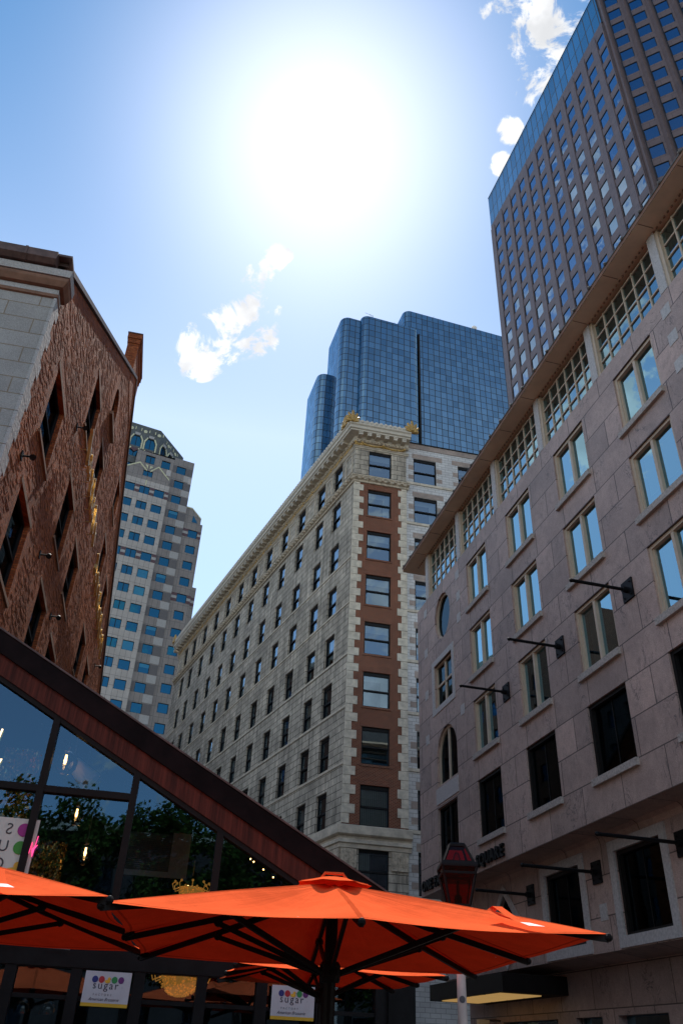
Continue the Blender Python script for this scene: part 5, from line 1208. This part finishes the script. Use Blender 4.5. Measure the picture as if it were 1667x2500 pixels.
# posters
def poster(u, z, label):
    t = thing('poster', label, 'poster', RS.p(u, -.03, z-.235)); P = lambda x, zz: (u+x, z+zz)
    q = MB(); q.box(RS, u-.35, u+.35, -.03, -.02, z-.188, z+.235); q.build('sheet', M['paper'], t)
    q = MB(); q.box(RS, u-.35, u+.35, -.03, -.02, z-.235, z-.1885); q.build('yellow_band', M['mustard'], t)
    for x, mtn in ((-.195, 'blue'), (-.095, 'red'), (.10, 'green'), (.20, 'purple')):
        q = MB(); q.slab(RS, circ(u+x, z+.125, .045, .047, 22), -.034, -.0305); q.build('dot', M[mtn], t)
    duck(RS, u+.002, -.036, z+.120, .10, t)
    q = MB(); w = q.text('sugar', .15, .001, lambda c_: RS.p(u-.215+c_.x*.98, -.033, z+.0+c_.y), space=1.25); q.build('lettering', M['ink'], t)
    q = MB(); q.text('FACTORY', .042, .001, lambda c_: RS.p(u-.19+c_.x, -.033, z-.092+c_.y), space=1.75); q.build('lettering', M['greyink'], t)
    q = MB(); q.text('American Brasserie', .062, .001, lambda c_: RS.p(u-.25+c_.x*.93, -.033, z-.158+c_.y), shear=.45); q.build('lettering', M['ink'], t)
    q = MB(); q.text('R', .018, .001, lambda c_: RS.p(u+.228+c_.x, -.033, z+.02+c_.y)); q.build('lettering', M['ink'], t)
poster(-4.45, 2.365, 'white poster with coloured dots and a yellow duck, left one, nearer the chandelier')
poster(-1.525, 2.33, 'white poster with coloured dots and a yellow duck, right one, beside the umbrella pole')

# ================================================================== UMBRELLAS
def parasol(cx, cy, ze, za, label, strap=None, side=3.9, turn=-6.0, pole_r=.06):
    f = Fr(cx, cy, 90+turn); h = side/2
    t = thing('patio_umbrella', label, 'umbrella', (cx, cy, 0), 'orange-red patio umbrellas')
    tips = [(h, -h), (h, 0), (h, h), (0, h), (-h, h), (-h, 0), (-h, -h), (0, -h)]
    q = MB(); NR, NA = 8, 8; rings = []
    rr = random.Random(int(cx*100))
    for i in range(8):
        a, c = Vector(tips[i]), Vector(tips[(i+1) % 8]); cols = []
        for j in range(NA+1):
            t_ = j/NA; e = a.lerp(c, t_)*(1-.036*sin(pi*t_)); col_ = []
            for k in range(NR+1):
                r_ = .05+.95*k/NR
                z = za+(ze-za)*(r_*.92+.08*r_*r_)-.10*sin(pi*t_)*sin(pi*min(1, r_*.85))*.9+.05*sin(pi*t_)*max(0, r_-.7)
                col_.append(f.p(e.x*r_, e.y*r_, z))
            cols.append(col_)
        for j in range(NA):
            for k in range(NR): q.face([cols[j][k], cols[j][k+1], cols[j+1][k+1], cols[j+1][k]], 0, [(i+j/NA, .05+.95*k/NR), (i+j/NA, .05+.95*(k+1)/NR), (i+(j+1)/NA, .05+.95*(k+1)/NR), (i+(j+1)/NA, .05+.95*k/NR)])
    q.build('canopy', M['canvas'], t, smooth=True)
    q = MB(); n = 16
    top = [f.p(.34*cos(2*pi*i/n)*(1.15 if i % 2 else 1), .34*sin(2*pi*i/n)*(1.15 if i % 2 else 1), za-.028) for i in range(n)]; mid = [f.p(.16*cos(2*pi*i/n), .16*sin(2*pi*i/n), za+.035) for i in range(n)]
    for i in range(n): q.face([top[i], top[(i+1) % n], mid[(i+1) % n], mid[i]])
    q.face(mid); o = q.build('vent_cap', M['canvas'], t)
    q = MB(); q.tube([f.p(-.13, -.02, za+.03), f.p(-.09, -.02, za+.085), f.p(.09, -.02, za+.085), f.p(.13, -.02, za+.03)], .016, 6); q.tube([f.p(-.33, -.12, za-.02), f.p(0, -.16, za+.03), f.p(.33, -.12, za-.02)], .012, 5); q.build('finial_strap', M['canvas'], o)
    q = MB(); q.tube([f.p(0, 0, .05), f.p(0, 0, za-.04)], pole_r, 12); q.build('pole', M['ribm'], t)
    q = MB(); q.lathe(f.p(0, 0, .0), [(.4, 0), (.4, .06), (.1, .1), (.09, .3)], 20); q.build('base', M['ribm'], t)
    zh = ze-.22
    q = MB(); q.lathe(f.p(0, 0, zh-.08), [(.09, 0), (.10, .04), (.10, .14), (.08, .17)], 12); q.build('hub', M['ribm'], t)
    q = MB(); q.lathe(f.p(0, 0, za-.22), [(.08, 0), (.10, .05), (.10, .12), (.06, .15)], 12); q.build('top_hub', M['ribm'], t)
    for x, y in tips:
        z1 = ze-.025; z0 = za-.10
        q = MB(); q.bar(f.p(x*.04, y*.04, z0), f.p(x*.5, y*.5, (z0+z1)/2-.012), .035, .055); q.bar(f.p(x*.5, y*.5, (z0+z1)/2-.012), f.p(x*.995, y*.995, z1-.01), .035, .05)
        o = q.build('rib', M['ribm'], t)
        q = MB(); q.ball(f.p(x*.998, y*.998, z1), .032, 6); q.build('rib_tip', M['ribm'], o)
        k = .56; zz = z0+(z1-z0)*k-.05
        q = MB(); q.bar(f.p(x*.05, y*.05, zh), f.p(x*k, y*k, zz), .032, .045); q.ball(f.p(x*k, y*k, zz+.01), .045, 6); q.build('strut', M['ribm'], t)
    if strap:
        x0, y0 = strap; 
        def surf(x, y):
            r_ = max(abs(x), abs(y))/h; return za+(ze-za)*(r_*.92+.08*r_*r_)
        P = [(x0, y0, .05), (x0+.02, y0-.03, .07), (x0+.06, y0-.14, .04), (x0+.11, y0-.26, .012), (x0+.14, y0-.34, .010)]
        q = MB(); w = .04
        for (a, b_, c), (a2, b2, c2) in zip(P, P[1:]): q.face([f.p(a-w, b_, surf(a, b_)+c), f.p(a2-w, b2, surf(a2, b2)+c2), f.p(a2+w, b2, surf(a2, b2)+c2), f.p(a+w, b_, surf(a, b_)+c)])
        P2 = [(x0, y0, .05), (x0-.04, y0-.03, .03), (x0+.02, y0-.13, .012), (x0+.09, y0-.26, .010)]
        for (a, b_, c), (a2, b2, c2) in zip(P2, P2[1:]): q.face([f.p(a-w, b_, surf(a, b_)+c), f.p(a2-w, b2, surf(a2, b2)+c2), f.p(a2+w, b2, surf(a2, b2)+c2), f.p(a+w, b_, surf(a, b_)+c)])
        o = q.build('strap', M['canvas'], t)
        a, b_, c = P[-1]; q = MB(); q.face([f.p(a-w*.9, b_, surf(a, b_)+.012), f.p(a+.03-w*.9, b_-.12, surf(a, b_-.12)+.012), f.p(a+.09+w*.9, b_-.12, surf(a, b_-.12)+.012), f.p(a+w, b_, surf(a, b_)+.012)]); q.build('tag', M['white'], o)
    return t
parasol(.10, 8.75, 2.50, 3.06, 'big orange-red patio umbrella filling the foreground, white tag on its right slope', (1.20, -1.42))
parasol(-3.70, 8.28, 2.53, 3.09, 'orange-red patio umbrella cut off by the left edge of the picture', (.98, -1.45))
parasol(.06, 12.42, 2.51, 2.90, 'orange-red patio umbrella half hidden beneath and behind the big foreground one', side=2.6, turn=-10)

# ================================================================== STREET LAMP
lx, ly = 1.83, 11.95
lp = thing('street_lamp', 'white-posted street lamp behind the big umbrella, red glow tinted into its tapered lantern glass', 'street lamp', (lx, ly, 0))
LL = Fr(lx, ly, 90)
q = MB(); q.tube([(lx, ly, 0), (lx, ly, 2.2), (lx, ly, 3.3)], [.066, .060, .056], 16); q.build('post', M['postw'], lp, smooth=True)
q = MB(); q.lathe((lx, ly, 0), [(.2, 0), (.2, .12), (.12, .2), (.075, .5)], 16); q.build('post_base', M['postw'], lp)
q = MB(); q.lathe((lx, ly, 3.3), [(.058, 0), (.10, .04), (.14, .10)], 12); q.build('cradle', M['black'], lp)
def frustum(z0, r0, z1, r1):
    return [(lx+sx*r0, ly+sy*r0, z0) for sx, sy in ((-1, -1), (1, -1), (1, 1), (-1, 1))], [(lx+sx*r1, ly+sy*r1, z1) for sx, sy in ((-1, -1), (1, -1), (1, 1), (-1, 1))]
zb, zm, zt = 3.38, 3.86, 4.14; rb, rm, rtp = .135, .235, .105
q = MB()
for (z0, r0, z1, r1) in ((zb, rb, zm, rm), (zm+.05, rm*.86, zt, rtp)):
    B_, T_ = frustum(z0, r0, z1, r1)
    for a, c in zip(B_, T_): q.bar(a, c, .026, .026)
    for R_ in (B_, T_):
        for i in range(4): q.bar(R_[i], R_[(i+1) % 4], .028, .028)
B_, T_ = frustum(zm, rm+.015, zm+.05, rm+.005); q.hexa(B_, T_); B_, T_ = frustum(zm-.09, rm-.012, zm-.07, rm-.008)
for i in range(4): q.bar(B_[i], B_[(i+1) % 4], .02, .03)
B_, T_ = frustum(zt, rtp+.012, zt+.035, rtp*.95); q.hexa(B_, T_)
q.build('lantern_frame', M['black'], lp)
q = MB()
for (z0, r0, z1, r1) in ((zb, rb*.97, zm, rm*.97), (zm+.06, rm*.83, zt, rtp*.97)):
    B_, T_ = frustum(z0, r0, z1, r1)
    for i in range(4): q.face([B_[i], B_[(i+1) % 4], T_[(i+1) % 4], T_[i]])
q.build('lantern_glass', M['lamp_red'], lp)
q = MB(); q.lathe((lx, ly, 3.90), [(.02, -.12), (.05, -.06), (.06, .0), (.055, .08), (.03, .15), (0, .17)], 12); q.build('bulb', M['globe'], lp, smooth=True)
q = MB(); q.lathe((lx, ly, 3.40), [(.05, 0), (.05, .1), (.02, .13), (.02, .3)], 10); q.build('burner', M['black'], lp)
t_ = Fr(lx, ly, 90)
q = MB()
for i in range(10):
    a0, a1 = rad(-125+7*i-3.5), rad(-125+7*i+3.5)
    h0 = .04*math.sqrt(max(0, 1-((i-4.5)/5)**2))
    q.face([(lx+.064*cos(a0), ly+.064*sin(a0), 2.30-h0), (lx+.064*cos(a1), ly+.064*sin(a1), 2.30-h0), (lx+.064*cos(a1), ly+.064*sin(a1), 2.30+h0), (lx+.064*cos(a0), ly+.064*sin(a0), 2.30+h0)])
q.build('sticker', M['greyink'], lp)

# ================================================================== TREES OF THE SQUARE (seen mirrored in the restaurant glass)
def tree(x, y, h, cr, label, seed):
    rr = random.Random(seed); t = thing('plane_tree', label, 'tree', (x, y, 0), 'trees mirrored in the restaurant glass')
    q = MB(); q.tube([(x, y, 0), (x+.1, y, h*.3), (x-.1, y+.1, h*.55), (x, y, h*.85)], [.28, .22, .15, .05], 8)
    for k in range(9):
        a = rr.random()*6.28; z0 = h*(.3+.4*rr.random()); q.tube([(x, y, z0), (x+cos(a)*cr*.4, y+sin(a)*cr*.4, z0+h*.12), (x+cos(a)*cr*.8, y+sin(a)*cr*.8, z0+h*.17)], [.11, .07, .02], 5)
    q.build('trunk', M['bark'], t)
    q = MB(); cl = []
    for k in range(46):
        a = rr.random()*6.28; r_ = cr*math.sqrt(rr.random())*.9; z = h*(.35+.6*rr.random()); k_ = 1-abs(z/h-.6)*1.1; cl.append((x+cos(a)*r_*k_, y+sin(a)*r_*k_, z, (.7+rr.random()*.8)))
    for k in range(11000):
        c = rr.choice(cl); d = Vector((rr.gauss(0, 1), rr.gauss(0, 1), rr.gauss(0, .8))).normalized()*c[3]*(.4+.6*rr.random()); p = Vector(c[:3])+d
        n = Vector((rr.gauss(0, 1), rr.gauss(0, 1), rr.gauss(0, 1)+.6)).normalized(); a = n.orthogonal().normalized(); b_ = n.cross(a); s_ = .10+.09*rr.random(); 
        q.face([p+a*s_, p+b_*s_*.6, p-a*s_, p-b_*s_*.6])
    q.build('crown', M['leaf'], t)
for i, (x, y, h, cr, lab) in enumerate(((-8.5, -17, 13.5, 4.0, 'dark leafy tree mirrored in the left restaurant pane'), (-2.0, -21, 13.5, 4.0, 'rounded leafy tree mirrored left of the grey slatted panel'), (4.0, -20, 12.8, 3.8, 'leafy tree mirrored behind the grey slatted panel'), (9.5, -18, 12.5, 3.8, 'leafy tree mirrored in the third tall pane from the left'), (15.5, -17, 12.0, 3.6, 'lower leafy tree mirrored in the pane by the roof\'s low end'))): tree(x, y, h+.9, cr+.6, lab, 40+i)

# ================================================================== BUILDINGS SEEN ONLY MIRRORED IN GLASS
def plain_block(name, label, fr, w, dp, h, mt, cols, rows, z0, fh, ww, wh):
    t = thing(name, label, 'building', fr.p(0, 0, 0)); q = MB(); m0 = (w-(cols-1)*w/cols-ww)/2; st = w/cols
    hs_ = [(m0+st*i, m0+st*i+ww, z0+fh*j, z0+fh*j+wh) for i in range(cols) for j in range(rows)]
    q.wall(fr, 0, w, 0, h, hs_, 0, .3); q.box(fr, 0, w, 0, dp, 0, h, 0, skip='f'); q.build('wall', mt, t)
    q = MB()
    for a, b, c, d in hs_: q.rect(fr, a, b, c, d, .25)
    q.build('window_glass', M['lglass'], t); q = MB(); q.box(fr, -.3, w+.3, -.4, .3, h-.6, h+.2); q.build('cornice', M['limeplain'], t)
f_ = Fr(-58, 40, 10)
plain_block('brick_warehouse', 'dark brick warehouse hidden behind the gable, mirrored in the lower granite-building windows', Fr(-44, 76, -8), 46, 14, 53, M['redbrick'], 12, 12, 3, 4.1, 1.5, 2.2)
plain_block('stone_annex', 'lower stone annex hidden behind the gable, mirrored in the granite building windows', Fr(-42, 50, -8), 25, 14, 40, M['greymid'], 7, 9, 3, 4.0, 1.5, 2.2)
plain_block('added_market_hall', 'long low market hall mirrored in the restaurant windows, added to block the low sky', Fr(45, -33, 262), 95, 15, 16, M['hallbrick'], 22, 3, 1.5, 4.6, 2.0, 2.8)  # hall put in to close off low sky, brick kept dark against bounce
